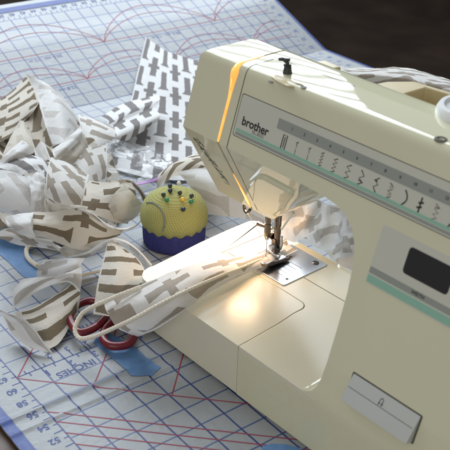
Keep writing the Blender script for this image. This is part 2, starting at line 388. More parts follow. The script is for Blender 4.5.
def text_mesh(s, size, bold=0.0):
    cu = bpy.data.curves.new('t', 'FONT'); cu.body = s; cu.size = size; cu.align_x = 'CENTER'; cu.align_y = 'CENTER'; cu.offset = bold; cu.resolution_u = 3
    o = bpy.data.objects.new('t', cu); COL.objects.link(o)
    dg = bpy.context.evaluated_depsgraph_get(); dg.update(); me = bpy.data.meshes.new_from_object(o.evaluated_get(dg))
    v = [tuple(x.co) for x in me.vertices]; f = [tuple(p.vertices) for p in me.polygons]
    bpy.data.objects.remove(o); bpy.data.curves.remove(cu); bpy.data.meshes.remove(me); return v, f
class Letters:
    def __init__(s): s.v = []; s.f = []
    def add(s, txt, size, place, bold=0.0):
        v, f = text_mesh(txt, size, bold); b = len(s.v); s.v += [place(x, y) for x, y, z in v]; s.f += [tuple(i+b for i in q) for q in f]
    def obj(s, name, m, parent): return new_obj(name, mesh_from(s.v, s.f), m, parent)
mt = Letters()
def on_mat(u, v, turn=0):     # lettering reads towards -v (upside down from the camera)
    if turn: return lambda x, y: mp(u+x, v+y, .018)
    return lambda x, y: mp(u+y, v-x, .018)
mt.add('INCHES', .47, on_mat(-2.24, -3.95), .008)
mt.add('CENTIMETERS', .45, on_mat(-4.36, -2.6), .008)
for i in range(1, 10): mt.add(str(i), .5, on_mat(-2.62, -6+i+.07), .01)
for i in range(2, 12): mt.add(str(i), .4, on_mat(-3.5, -6+i*.787), .006)
for i in range(-12, 12): mt.add(str(58-2*i), .40, on_mat(-1.57+i*.787, -6.5), .012)
for i in range(44): mt.add(str(2*i+2), .42, on_mat(UF-9.62, -5.6+i*.787), .01)
for i in range(30): mt.add(str(30-i), .42, on_mat(UF-8.6+i*1.0, 29.15), .01)
for b in (-1, 8.4, 17.8): mt.add('30.5 cm . 12 in', .4, on_mat(RU1+.5, b+1), .004)
for b in (1, 7.9, 14.8): mt.add('22.8 cm . 9 in', .4, on_mat(RU2+.5, b+1), .004)
mt.obj('printed_numerals', M['print_blue'], cm)

# ------------------------------------------------------------------ sewing machine
sm = empty('sewing_machine', (5, 8, 0), 'cream coloured sewing machine with grey stitch panel and glowing needle lamp', 'sewing machine')
def fy(z): return 0.0 if z <= TZ-.8 else (TK*(z-TZ) if z > TZ+.8 else TK*(z-TZ+.8)**2/3.2)
prof = [(0.25, 0.0), (0, .3)] + [(fy(z), z) for z in (1.5, 3, TZ-.8, TZ-.4, TZ, TZ+.4, TZ+.8, 9, 13, 17, 21, 24, 27.2)]
prof += [(6.55, 27.48), (6.68, 27.73), (6.9, 27.94), (7.2, 28.06), (7.6, 28.10), (9, 28.12), (10.5, 28.14), (11.9, 28.15), (12.5, 28.11), (12.95, 27.95), (13.3, 27.6), (13.45, 26.2),
         (13.6, 20), (14.2, 8), (15.5, 6.4), (17.3, 5.9), (17.8, 5.2), (17.8, .3), (17.5, 0)]
XR = 27.0
body = new_obj('shell', prism(prof, 0, -13.75, XR), M['shell'])
arch_out = [(-40, 5.62), (7.6, 5.62), (8.3, 5.78), (8.85, 6.15), (9.2, 6.7), (9.4, 7.6), (9.46, 9), (9.42, 12), (9.3, 15), (9.05, 17), (8.6, 18.6), (7.9, 19.7), (6.9, 20.4), (5.7, 20.8), (4.3, 20.98),
            (1.7, 21.05), (1.2, 20.4), (.45, 19.0), (-2.1, 16.2), (-3.6, 14.8), (-4.6, 13.9), (-5.4, 13.2), (-6.1, 12.85), (-7.0, 12.7), (-40, 12.7)]
boolean(body, prism(arch_out, 1, -10, 40))
# chin of the head slopes back towards the needle
boolean(body, prism([(CY, CZ), (CY+CK*(11-CZ), 11), (-9, 11), (-9, CZ)], 0, -30, 1.66))
# open space under the arm starts at the bed: remove the base left of the body
boolean(body, box_me((-40, -10, -1), (0.02, 9.6, 9)))
boolean(body, box_me((-40, -10, -1), (-13.2, 40, 9)))
# rounded upper left end of the head
boolean(body, prism([(-13.1, 40), (-20, 40), (-20, 20)] + [(-13.75, 20)] + arc(-12.55, 27.05, 1.2, 180, 90, 8) + [(-12.55, 40)], 1, -10, 40))
# gap between face cover and shell
cover = new_obj('face_cover', body.data.copy(), M['shell'])
boolean(cover, box_me((-8.92, -20, 10), (40, 40, 40))); boolean(cover, box_me((-40, -20, -5), (40, 40, 10)))
boolean(body, box_me((-40, -20, 10), (-8.62, 40, 40)))
bevel(body, .22, 3, 32); bevel(cover, .22, 3, 32)
def adopt(o, parent): o.parent = parent; o.matrix_parent_inverse = Matrix.Translation(-parent.location); return o
adopt(body, sm); adopt(cover, sm)
inner = new_obj('head_frame', prism([(TK*(z-TZ)+.35, z) for z in (21, 26.9)] + [(7.4, 27.75), (12.4, 27.7), (13.2, 26.5), (13.2, 13.0), (9.5, 13.0)], 0, -9.0, -8.5), M['seam'], sm)

# glow of the lamp through the slit
def prof_pt(x, s):            # s: arc position along the head outline: chin (0..1), front (1..2), shoulder/top (2..3)
    if s <= 1: z = 12.9+(CZ-12.9)*s; return TC(x, z)
    if s <= 2: z = CZ+(27.2-CZ)*(s-1); return T(x, z)
    top = [(6.459, 27.2), (6.55, 27.48), (6.68, 27.73), (6.9, 27.94), (7.2, 28.06), (7.6, 28.10), (9, 28.12), (10.2, 28.137)]
    f = (s-2)*(len(top)-1); i = min(int(f), len(top)-2); a, b = top[i], top[i+1]; t = f-i
    return Vector((x, a[0]+(b[0]-a[0])*t, a[1]+(b[1]-a[1])*t))
def profile_band(ss, name, m, lift=.03, cx=0):
    v, f = [], []
    for s, c, wd in ss:
        for e in (-.5, 0, .5):
            p = prof_pt(c+wd*e, s); q = prof_pt(c+wd*e, s+.02)-prof_pt(c+wd*e, s-.02)
            n = Vector((1, 0, 0)).cross(q).normalized()
            v.append(p + n*(lift if e else lift+wd*.18))
    for i in range(len(ss)-1):
        for k in range(2): f.append((3*i+k, 3*i+k+1, 3*i+3+k+1, 3*i+3+k))
    me = mesh_from(v, f); bm = bmesh.new(); bm.from_mesh(me); bmesh.ops.recalc_face_normals(bm, faces=bm.faces); bm.to_mesh(me); bm.free()
    return new_obj(name, smooth(me, 60), m, sm)
profile_band([(1.02, -8.77, .24)]+[(1.02+.05*i, -8.77, .30+.005*i) for i in range(1, 14)]+[(1.72, -8.8, .42), (1.85, -8.85, .6), (1.95, -8.9, .85), (2.05, -8.9, .95), (2.15, -8.9, .85), (2.3, -8.85, .7), (2.45, -8.82, .6), (2.6, -8.77, .5), (2.75, -8.77, .42), (2.88, -8.77, .36), (2.95, -8.77, .2)], 'lamp_slit', M['glow'])
profile_band([(.03, -8.77, .34), (.12, -8.77, .5), (.25, -8.77, .42), (.4, -8.77, .3), (.55, -8.77, .14)], 'lamp_slit', M['glow'])
M['hot'] = mat('lamp_glow_hot', (1, .8, .5), .4, emit=(1.0, 0.66, 0.22), estr=1.25)
profile_band([(1.8, -8.86, .04), (1.9, -8.9, .2), (2.0, -8.93, .34), (2.12, -8.93, .34), (2.3, -8.9, .2), (2.45, -8.85, .05)], 'lamp_slit', M['hot'], .12)
profile_band([(.06, -8.77, .06), (.12, -8.77, .22), (.22, -8.77, .18), (.34, -8.77, .05)], 'lamp_slit', M['hot'], .09)
# seam of the front moulding
profile_band([(.02+.07*i, -7.55-.25*max(0, 1-(.02+.07*i)), .09) for i in range(43)], 'shell_seam', M['seam'], .012)
v = []; f = []
def top_z(y):
    t = prof[15:]; 
    for a, b in zip(prof[14:], prof[15:]):
        if a[0] <= y <= b[0]: return a[1]+(b[1]-a[1])*(y-a[0])/(b[0]-a[0])
    return 28.2
tl = [(-8.3, 10.25), (-4, 10.4), (0, 10.5), (1.5, 10.5)]
for x, y in tl: v += [(x, y-.035, top_z(y)+.012), (x, y+.035, top_z(y)+.012)]
new_obj('shell_seam', mesh_from(v, [(2*i, 2*i+1, 2*i+3, 2*i+2) for i in range(len(tl)-1)]), M['seam'], sm)

# raised cover on the chin in front of the needle clamp
cv = [(-7.6, 14.6), (-5.2, 18.5), (-4.4, 19.35), (-3.4, 19.7), (-.2, 19.55), (.1, 19.2), (-2.5, 16.2), (-4.6, 14.3), (-5.6, 13.5), (-6.6, 13.25)]
v = [TC(x, z, -.1) for x, z in cv]+[TC(x*.94-.2, 16.6+(z-16.6)*.93, .32) for x, z in cv]; n = len(cv)
me = mesh_from(v, [list(range(n))[::-1], list(range(n, 2*n))]+[[i, (i+1) % n, (i+1) % n+n, i+n] for i in range(n)])
cvo = new_obj('needle_cover', me, M['shell']); bevel(cvo, .14, 3, 20); adopt(cvo, sm)
# threading diagram printed on the face cover
rr = random.Random(9); L = []
def flat_strokes(lst, place, name, m, parent, closed=False):
    v, f = [], []
    for pl, wd in lst:
        b = len(v); pl = [Vector(p) for p in pl]
        for i, p in enumerate(pl):
            d = (pl[min(i+1, len(pl)-1)]-pl[max(i-1, 0)]).normalized(); n_ = Vector((-d.y, d.x))*wd/2
            v += [place(*(p+n_)), place(*(p-n_))]
        for i in range(len(pl)-1): f.append((b+2*i, b+2*i+1, b+2*i+3, b+2*i+2))
    return new_obj(name, mesh_from(v, f), m, parent)
dia = []
dia.append(([(-12.9, 20.0), (-12.5, 19.4), (-12.6, 18.6), (-12.0, 17.6), (-11.9, 16.9), (-11.4, 15.9)], .1))
dia.append(([(-12.3, 20.2), (-11.9, 19.2), (-12.2, 18.4), (-11.5, 17.2), (-11.6, 16.4), (-10.9, 15.4)], .08))
dia.append(([(-13.0, 19.8), (-12.2, 19.9), (-11.6, 19.3)], .09)); dia.append(([(-12.6, 18.9), (-11.8, 18.9), (-11.7, 18.2), (-12.4, 18.1)], .08))
dia.append(([(-11.6, 15.6), (-10.7, 15.7), (-10.8, 15.0), (-11.5, 15.0)], .09))
for q_ in range(9):
    x_, z_ = -12.9+q_*.22, 19.7-q_*.5
    dia.append(([(x_+rr.uniform(-.3, .1), z_), (x_+rr.uniform(.2, .5), z_+rr.uniform(-.3, .3)), (x_+rr.uniform(.3, .8), z_-rr.uniform(.1, .5))], .14))
dia.append(([(-12.4, 17.4), (-11.3, 17.7), (-11.1, 16.9)], .07))
flat_strokes(dia, lambda x, z: TC(x, z, .015), 'threading_diagram', M['ink_soft'], sm)

# stitch panel
def rounded(poly, r, k=5):
    out = []; n = len(poly)
    for i in range(n):
        p = Vector(poly[i]); a = (Vector(poly[i-1])-p).normalized(); b = (Vector(poly[(i+1) % n])-p).normalized()
        for j in range(k+1):
            t = j/k; out.append(tuple((p+a*r)*(1-t)**2+p*2*t*(1-t)+(p+b*r)*t*t))
    return out
def face_plate(poly, off0, off1, name, m, parent, bev=.03, r=.25):
    p = rounded(poly, r); n = len(p); v = [T(x, z, off0) for x, z in p]+[T(x, z, off1) for x, z in p]
    me = mesh_from(v, [list(range(n)), list(range(n, 2*n))]+[[i, (i+1) % n, (i+1) % n+n, i+n] for i in range(n)])
    bm = bmesh.new(); bm.from_mesh(me); bmesh.ops.recalc_face_normals(bm, faces=bm.faces); bm.to_mesh(me); bm.free()
    o = new_obj(name, me, m)
    if bev: bevel(o, bev, 2, 40)
    return adopt(o, parent)
PXR = 26.0
Z0, Z1 = 22.3, 25.85
rim = face_plate([(-7.28, Z0-.06), (PXR+.1, Z0-.06), (PXR+.1, Z1+.06), (-7.32, Z1+.06)], -.05, .02, 'panel_rim', M['seam'], sm, 0)
sp_ = face_plate([(-7.2, Z0), (PXR, Z0), (PXR, Z1), (-7.24, Z1)], -.05, .05, 'stitch_panel', M['panel'], sm, .02)
def face_rect(x0, x1, z0, z1, off, name, m, parent): return face_plate([(x0, z0), (x1, z0), (x1, z1), (x0, z1)], off-.03, off, name, m, parent, 0, .04)
face_rect(-6.95, PXR-.05, 22.72, 22.98, .062, 'green_stripe', M['green'], sp_)
face_rect(-6.95, PXR-.05, 22.42, 22.66, .062, 'grey_stripe', M['panel_grey'], sp_)
b0 = face((280, 118)); b1 = face((277, 128)); bx0 = b1.x; bz1 = b0.z; bz0 = b1.z
face_rect(bx0, PXR-.05, bz0, bz1, .062, 'stitch_scale', M['panel_grey'], sp_)
s0 = face((284, 143.5)); s1 = face((436.7, 211)); NS = 12; zs = (s0.z+s1.z)/2
def stitch(i, x):
    h = .58; P = []
    def zz(n, a, sk=0): return [(x+(a if j % 2 else -a)+sk*j/n, zs-h+2*h*j/n) for j in range(n+1)]
    if i == 0: return [([(x-.22, zs-h), (x+.22, zs-h), (x+.22, zs+h), (x-.22, zs+h), (x-.22, zs-h)], .11), ([(x, zs-.45), (x, zs+.45)], .1)]
    if i in (1, 2): return [([(x, zs-h), (x, zs-.1)], .07), ([(x, zs+.0), (x, zs+.3)], .07), ([(x-.14, zs+.42), (x+.14, zs+.42)], .07), ([(x-.1, zs+.25), (x+.1, zs+.55)], .05)]
    if i == 3: return [(zz(9, .14), .1)]
    if i == 4: return [(zz(7, .18), .1)]
    if i == 5: return [(zz(5, .22), .1)]
    if i == 6: return [([(x-.25, zs-h), (x+.2, zs-.3), (x-.22, zs-.05), (x+.2, zs+.2), (x-.2, zs+h)], .1), ([(x-.25, zs-.2), (x+.25, zs-.3)], .09)]
    if i == 7: return [([(x+.2, zs+h), (x-.15, zs+.3), (x+.22, zs+.05), (x-.15, zs-.2), (x+.2, zs-h)], .1), ([(x-.22, zs+.3), (x+.1, zs+.28)], .1)]
    if i == 8: return [(zz(8, .17), .08), (zz(4, .22), .05)]
    if i == 9: return [([(x-.15+.35*math.sin(math.pi*j/8), zs-h+2*h*j/8) for j in range(9)], .12)]
    if i == 10: return [([(x, zs-h), (x, zs+h)], .14), ([(x-.25, zs-.25), (x+.2, zs-.1)], .14), ([(x-.2, zs+.1), (x+.25, zs+.25)], .14)]
    if i == 11: return [(zz(6, .2), .09), ([(x-.2, zs+.35), (x+.2, zs+.35)], .08)]
    return [([(x-.15, zs-h), (x+.15, zs), (x-.15, zs+h)], .12), ([(x+.1, zs-h), (x-.1, zs+h)], .08)]
dark, soft = [], []
dxs = (s1.x-s0.x)/11.0
for i in range(17):
    x = s0.x+dxs*i
    if x > PXR-.6: break
    flat_strokes(stitch(i if i < 13 else 3+i % 4, x), lambda a, b: T(a, b, .058), 'stitch_symbol', M['ink_soft' if i in (1, 2, 8, 11) else 'ink'], sp_)
tn = Letters(); zb = (bz0+bz1)/2
for i in range(17):
    x = s0.x+dxs*(i+.35)
    if x > PXR-.6: break
    tn.add(str(i+1), .34, (lambda cx: (lambda a, b: T(cx+a, zb+b*.97, .068)))(x), .012)
tn.obj('scale_numbers', M['ink'], sp_)
br = face((255.5, 126.5)); bm_ = Letters()
bm_.add('brother', 1.05, lambda a, b: T(br.x+a*1.0, br.z+b*.97, .06), .028)
bm_.obj('lettering', M['ink'], sp_)
md_ = face((258, 134.5)); bm2 = Letters(); bm2.add('XL-3022', .42, lambda a, b: T(md_.x+a, md_.z+b*.97, .06), .006); bm2.obj('lettering', M['ink_soft'], sp_)

# control panel on the pillar
q0 = face((381, 224)); q1 = face((367, 280)); cz1 = q0.z+.1; cz0 = q1.z-.15; cx0 = q1.x-.1; CXR = 22.5
cpn = face_plate([(cx0, cz0), (CXR, cz0), (CXR, cz1), (cx0+.0, cz1)], -.05, .045, 'control_panel', M['panel'], sm, .02, .2)
g1 = face((372, 274)).z; g0 = face((368, 283)).z
face_rect(cx0+.08, CXR-.05, cz0+.08, cz0+.68, .056, 'green_stripe', M['green'], cpn)
face_rect(cx0+.08, CXR-.05, cz0+.8, cz0+1.3, .056, 'grey_stripe', M['panel_grey'], cpn)
w0 = face((411, 246)); w1 = face((402, 272)); wx0 = (w0.x+w1.x)/2
face_plate([(wx0, w1.z), (wx0+4.15, w1.z), (wx0+4.15, w0.z), (wx0, w0.z)], 0, .06, 'display_window', M['window'], cpn, .02, .35)
tl_ = Letters(); tl_.add('WIDTH', .36, lambda a, b: T(wx0+1.9+a, cz0+1.05+b, .06), .012); tl_.obj('lettering', M['ink'], cpn)

# reverse lever: pocket shadow painted as a dark plate, and tilted grey lever
lx0, lx1 = 12.2, 18.85; lz1, lz0 = 9.5, 7.35
face_plate([(lx0-.12, lz0-.1), (lx1+.15, lz0-.1), (lx1+.15, lz1+.12), (lx0-.12, lz1+.12)], -.05, .012, 'lever_pocket_shade', M['seam'], sm, 0, .15)
A = [(lx0, lz1, -.1, 0), (lx1, lz1, -.1, 0), (lx0, lz1, .06, 0), (lx1, lz1, .06, 0), (lx0, lz0+.95, .5, 0), (lx1, lz0+.95, .5, 0), (lx0, lz0, .8, 0), (lx1, lz0, .8, 0), (lx0, lz0-.05, -.1, 0), (lx1, lz0-.05, -.1, 0)]
lv = new_obj('reverse_lever', mesh_from([T(x, z, o) for x, z, o, _ in A], [(0, 1, 3, 2), (2, 3, 5, 4), (4, 5, 7, 6), (6, 7, 9, 8), (8, 9, 1, 0), (1, 9, 7, 5, 3), (0, 2, 4, 6, 8)]), M['lever'])
bevel(lv, .06, 2, 15); adopt(lv, sm)
def lev(x, z):
    t = (lz1-z)/(lz1-lz0-.95); return T(x, z, .06+.44*t+.02)
lc = (lx0+lx1)/2-.05; lz = 8.85
k6 = .62
flat_strokes([([(lx0+.12, lz1-.98), (lx1-.12, lz1-.98)], .035)], lev, 'lever_groove', M['seam'], lv)
flat_strokes([([(lc-.22, lz-.45), (lc-.22, lz+.3), (lc-.1, lz+.42), (lc+.1, lz+.42), (lc+.22, lz+.3), (lc+.22, lz-.2)], .09), ([(lc+.08, lz-.1), (lc+.22, lz-.42), (lc+.36, lz-.1)], .09), ([(lc-.36, lz-.2), (lc-.08, lz-.2)], .08)], lambda a, b: lev(lc+(a-lc)*k6, lz+(b-lz)*k6), 'reverse_symbol', M['ink'], lv)

# extension table (removable front part of the bed)
H_ = 5.67
ext = [(-16.45, 13), (-16.2, 9), (-15.75, 5)] + arc(-13.6, 1.95, 1.95, 168, 270, 9) + [(-.03, 0), (-.12, 2), (-.3, 5), (-.62, 7.6)] + arc(-1.5, 8.6, .85, 0, 90, 5) + [(-4.5, 9.5), (-13.25, 9.5), (-13.25, 17.2), (-15.6, 17.2)] + arc(-15.5, 16.2, 1.0, 90, 180, 6)
eo = new_obj('extension_table', prism(ext, 2, .35, H_), M['bed']); bevel(eo, .75, 6, 50); adopt(eo, sm)
bedin = [(.0, .35), (-.08, 2), (-.26, 5), (-.58, 7.6)] + arc(-1.46, 8.62, .9, 0, 90, 5) + [(-4.5, 9.56), (-13.2, 9.56), (-13.2, 17.0), (9.5, 17.0), (9.5, .02)]
bo2 = new_obj('bed', prism([(.012, .01)]+bedin[1:], 2, .2, H_-.004), M['bed']); bevel(bo2, .1, 2, 50); adopt(bo2, sm)
foot_ = new_obj('base_trim', prism([(-13, .5), (26, .5), (26, 16.5), (-13, 16.5)], 2, .05, .4), M['shell'], sm)
# slide cover seam right of the needle plate
new_obj('cover_seam', mesh_from([(-4.4, 12.75, H_+.006), (9.3, 12.75, H_+.006), (9.3, 12.83, H_+.006), (-4.4, 12.83, H_+.006)], [(0, 1, 2, 3)]), M['seam'], sm)
# needle plate
npz = H_+.12
pp = rounded([(-13.0, 10.05), (-4.5, 10.05), (-4.5, 16.4), (-13.0, 16.4)], .3)
npo = new_obj('needle_plate', prism(pp, 2, H_-.02, npz), M['steel']); bevel(npo, .04, 2, 50); adopt(npo, sm)
p = at(315.5, 263, npz); bm = bmesh.new(); lathe_bm(bm, [(.36, 0), (.36, .06), (.28, .12), (0, .13)], (p.x, p.y, npz)); sc_ = bm_obj('screw', bm, M['dark_steel'], npo)
new_obj('screw_slot', box_me((p.x-.26, p.y-.04, npz+.1), (p.x+.26, p.y+.04, npz+.142)), M['ink'], npo)
p = at(287, 279, npz); bm = bmesh.new(); lathe_bm(bm, [(.17, 0), (.17, .006)], (p.x, p.y, npz)); bm_obj('plate_hole', bm, M['ink'], npo)
v = []; f = []
for i in range(5):
    y = 11.2+i*.62; b = len(v); v += [(-7.3, y, npz+.005), (-5.6-.15*(i % 2), y, npz+.005), (-5.6-.15*(i % 2), y+.06, npz+.005), (-7.3, y+.06, npz+.005)]; f.append((b, b+1, b+2, b+3))
for x in (-9.6, -8.1):
    b = len(v); v += [(x, 11.6, npz+.005), (x+.28, 11.6, npz+.005), (x+.28, 14.6, npz+.005), (x, 14.6, npz+.005)]; f.append((b, b+1, b+2, b+3))
new_obj('plate_markings', mesh_from(v, f), M['ink_soft'], npo)

# needle, presser bar and foot
NX, NY = -8.75, 11.6
bm = bmesh.new(); tube_bm(bm, [(NX, NY, 5.6), (NX, NY, 6.2), (NX, NY, 9.0)], [.02, .055, .055], 10); bm_obj('needle', bm, M['steel'], sm)
bm = bmesh.new(); tube_bm(bm, [(NX, NY, 9.0), (NX, NY, 9.6), (NX, NY, 13.6)], [.22, .3, .3], 16); bm_obj('needle_bar', bm, M['dark_steel'], sm)
bm = bmesh.new(); lathe_bm(bm, [(.34, -.5), (.34, .5)], (NX+.0, NY, 9.9), n=20); tube_bm(bm, [(NX-.3, NY, 9.9), (NX-1.25, NY-.15, 9.9)], [.2, .28], 12); bm_obj('needle_clamp', bm, M['dark_steel'], sm)
PX, PY = -8.6, 12.9
bm = bmesh.new(); tube_bm(bm, [(PX, PY, 8.2), (PX, PY, 13.6)], .36, 16); bm_obj('presser_bar', bm, M['dark_steel'], sm)
pf = new_obj('foot_ankle', box_me((PX-.3, PY-.55, 6.55), (PX+.3, PY+.35, 8.3)), M['dark_steel']); bevel(pf, .12, 2, 40); adopt(pf, sm)
bm = bmesh.new(); lathe_bm(bm, [(.46, 0), (.46, .5), (.36, .6)], (PX-.4, PY, 8.3), Vector((-1, 0, 0)), 20); bm_obj('thumb_screw', bm, M['dark_steel'], sm)
fo = [(PX-1.25, PY-2.4), (PX-.8, PY-2.75), (PX-.32, PY-2.6), (PX-.3, PY-1.2), (PX+.3, PY-1.2), (PX+.32, PY-2.6), (PX+.8, PY-2.75), (PX+1.25, PY-2.4), (PX+1.2, PY+.9), (PX-1.2, PY+.9)]
ft = new_obj('presser_foot', prism(fo, 2, npz+.12, npz+.42), M['dark_steel'])
for vv in ft.data.vertices:
    if vv.co.y < (PY-2.2)*S: vv.co.z += .45*S
bevel(ft, .06, 2, 40); adopt(ft, sm)
M['brass'] = mat('brass_metal', (0.75, 0.55, 0.25), .2, 1, var=.1)
bm = bmesh.new(); tube_bm(bm, spline([(PX-.5, PY-.3, 9.3), (PX-1.0, PY-.5, 9.2), (PX-1.05, PY-.6, 8.5), (PX-.7, PY-.7, 8.0)], 5), .2, 10); bm_obj('bar_hook', bm, M['brass'], sm)
bm = bmesh.new(); tube_bm(bm, [(PX+.45, PY+.1, 7.2), (PX+.75, PY-.1, 7.9), (PX+.7, PY-.1, 9.0)], [.16, .2, .12], 10); bm_obj('foot_release', bm, M['steel'], sm)
for dx in (-.8, .8):
    tq = new_obj('foot_toe', box_me((PX+dx-.3, PY-2.3, npz+.43), (PX+dx+.3, PY+.5, npz+.62)), M['steel'] if dx > 0 else M['black']); bevel(tq, .08, 2, 40); adopt(tq, sm)
bm = bmesh.new(); lathe_bm(bm, [(.3, 0), (.3, .35), (.2, .42)], (PX, PY-.55, 7.5), Vector((0, -1, 0)), 18); bm_obj('ankle_screw', bm, M['steel'], sm)
bm = bmesh.new(); tube_bm(bm, [(PX-1.0, PY-.5, 6.7), (PX+1.0, PY-.5, 6.7)], .16, 10); bm_obj('foot_pin', bm, M['steel'], sm)
bm = bmesh.new(); tube_bm(bm, spline([(PX+.35, PY+.2, 9.5), (PX+.9, PY-.1, 10.2), (PX+1.7, PY-.1, 11.6), (PX+2.0, PY, 12.1)], 4), .17, 10); bm_obj('thread_cutter', bm, M['white_plastic'], sm)
bm = bmesh.new(); tube_bm(bm, spline([(-10.6, 10.3, 12.9), (-10.7, 10.1, 11.9), (-10.2, 10.0, 11.5), (-9.8, 10.1, 12.1), (-10.3, 10.4, 12.5)], 5), .17, 8); bm_obj('thread_guide', bm, M['dark_steel'], sm)
bm = bmesh.new(); tube_bm(bm, spline([(-10.2, 10.0, 11.6), (-9.2, 11.3, 8.6), (NX, NY-.08, 6.6)], 5), .022, 6); bm_obj('needle_thread', bm, M['white_plastic'], sm)

# top of the machine: thread slot, guide post, bobbin winder, handle
def on_top(px, py):
    z = 28.1
    for _ in range(12): p_ = at(px, py, z); z = top_z(p_.y)
    return p_
sl = spline([on_top(*c) for c in ((271, 75.5), (278, 76), (286, 78.5), (294, 82), (304, 86), (298, 87.3), (290, 86.8), (282, 84), (275, 79.5))], 4, True)
cen = sum(sl, Vector())/len(sl); n = len(sl); NTOP = Vector((0, -.12, 1)).normalized()
v = [p_+NTOP*.012 for p_ in sl]+[cen+(p_-cen)*.92+NTOP*.09 for p_ in sl]+[cen+(p_-cen)*.7+NTOP*.03 for p_ in sl]
f = [[i, (i+1) % n, (i+1) % n+n, i+n] for i in range(n)]+[[i+n, (i+1) % n+n, (i+1) % n+2*n, i+2*n] for i in range(n)]+[list(range(2*n, 3*n))]
new_obj('thread_slot', smooth(mesh_from(v, f), 60), M['handle'], sm)
for px in ((271.5, 76), (304, 86)):
    q = at(px[0], px[1], 28.15); bm = bmesh.new(); lathe_bm(bm, [(.28, 0), (.28, .03), (0, .05)], (q.x, q.y, top_z(q.y)), n=14); bm_obj('slot_end', bm, M['seam'], sm)
q = at(287.5, 71, 28.3)
gp = (q.x, q.y); bm = bmesh.new()
lathe_bm(bm, [(.42, 0), (.36, .35), (.33, .6), (.2, .7)], (q.x, q.y, top_z(q.y)), n=16)
tube_bm(bm, [(q.x-.35, q.y-.1, 28.75), (q.x+.3, q.y+.05, 28.85)], .13, 8)
tube_bm(bm, spline([(q.x, q.y, 28.7), (q.x-.1, q.y, 29.0), (q.x-.4, q.y-.15, 29.25), (q.x-.75, q.y-.1, 29.2)], 5), .17, 8)
tube_bm(bm, [(q.x-.8, q.y-.3, 29.2), (q.x+.1, q.y+.1, 29.3)], .15, 8)
bm_obj('thread_guide_post', bm, M['black'], sm)
q = at(441, 138, 28.2); bm = bmesh.new(); lathe_bm(bm, [(.5, 0), (.48, .08), (.3, .1), (.28, -.02+.03), (0, .03)], (q.x, q.y, top_z(q.y)-.01), n=18); bm_obj('bobbin_stop', bm, M['seam'], sm)
# carrying handle in its recess
ha = [(.4, 13.35), (12.5, 13.35), (12.8, 16), (11.8, 18.6), (2.2, 17.6), (.8, 15.6)]
hb = new_obj('carrying_handle', prism(ha, 2, 21, 27.3), M['handle'])
boolean(hb, prism([(3.6, 13.7), (12.0, 13.7), (12.2, 16), (11.4, 18.1), (3.8, 17.2)], 2, 23.6, 30)); bevel(hb, .3, 3, 40); adopt(hb, sm)
q = at(449, 106, 28.2); bm = bmesh.new(); lathe_bm(bm, [(3.0, 0), (3.0, .5), (2.8, .85), (2.45, .87), (2.3, .6), (0, .6)], (q.x+2.3, q.y+.2, 28.0), n=40); bm_obj('spool_cap', bm, M['white_plastic'], sm)
q = at(325, 67, 26.5)
wb = new_obj('bobbin_winder', prism([(q.x-1.3, q.y-.5), (q.x+1.2, q.y-.5), (q.x+1.4, q.y+.7), (q.x-.8, q.y+.9)], 2, 22, 26.8), M['handle']); bevel(wb, .2, 2, 40); adopt(wb, sm)

# ------------------------------------------------------------------ cloth
def patch(name, grid, mkey, label, cat='fabric', k=10, rot=0, uvo=(0, 0), thick=0, wr=.06, group=None, wf=.55, world=False, flip=False):
    G = [[at(*c) if not world else Vector(c) for c in row] for row in grid]
    nr, nc = len(G), len(G[0])
    rows = [[cr(row, j/k) for j in range(k*(nc-1)+1)] for row in G]
    W = k*(nc-1)+1; Hn = k*(nr-1)+1
    P = [[cr([rows[r][j] for r in range(nr)], i/k) for j in range(W)] for i in range(Hn)]
    sd = hash(name+label) % 97 if False else sum(ord(c) for c in label) % 97
    # arc length uv
    U = [0.0]; mid = Hn//2
    for j in range(1, W): U.append(U[-1]+(P[mid][j]-P[mid][j-1]).length)
    V = [0.0]; mj = W//2
    for i in range(1, Hn): V.append(V[-1]+(P[i][mj]-P[i-1][mj]).length)
    bm = bmesh.new(); uvl = bm.loops.layers.uv.new('UVMap'); hem = bm.verts.layers.float.new('hem'); B = []
    for i in range(Hn):
        r = []
        for j in range(W):
            p = P[i][j].copy()
            a = P[min(i+1, Hn-1)][j]-P[max(i-1, 0)][j]; b = P[i][min(j+1, W-1)]-P[i][max(j-1, 0)]
            n = a.cross(b); n = n.normalized() if n.length > 1e-9 else Vector((0, 0, 1))
            d = noise.noise(p*wf+Vector((sd, 0, 0)))*wr + noise.noise(p*wf*2.7+Vector((0, sd, 0)))*wr*.4 + (.35-abs(noise.noise(p*wf*1.3+Vector((3, sd, 9)))))*wr*.9
            p += n*d; p.z = max(p.z, .10)
            vx = bm.verts.new(p*S); vx[hem] = min(U[j], U[-1]-U[j]); r.append(vx)
        B.append(r)
    ca, sa = math.cos(math.radians(rot)), math.sin(math.radians(rot))
    for i in range(Hn-1):
        for j in range(W-1):
            f = bm.faces.new((B[i][j], B[i+1][j], B[i+1][j+1], B[i][j+1]))
            for l, (a, b) in zip(f.loops, ((i, j), (i+1, j), (i+1, j+1), (i, j+1))):
                x, y = U[b], V[a]; l[uvl].uv = (x*ca-y*sa+uvo[0]+sd*.37, x*sa+y*ca+uvo[1]+sd*.53)
    bm.normal_update(); fc = sum((1 if f.normal.dot(CAM*S-f.calc_center_median()) > 0 else -1)*f.calc_area() for f in bm.faces)
    if (fc < 0) != flip: bmesh.ops.reverse_faces(bm, faces=bm.faces)
    me = bpy.data.meshes.new(name); bm.to_mesh(me); bm.free(); smooth(me, 80)
    o = new_obj(name, me, M[mkey])
    if thick: md = o.modifiers.new('s', 'SOLIDIFY'); md.thickness = thick*S; md.offset = 0
    return tag(o, label, cat, group)
FG = 'scrap strips of printed fabric'
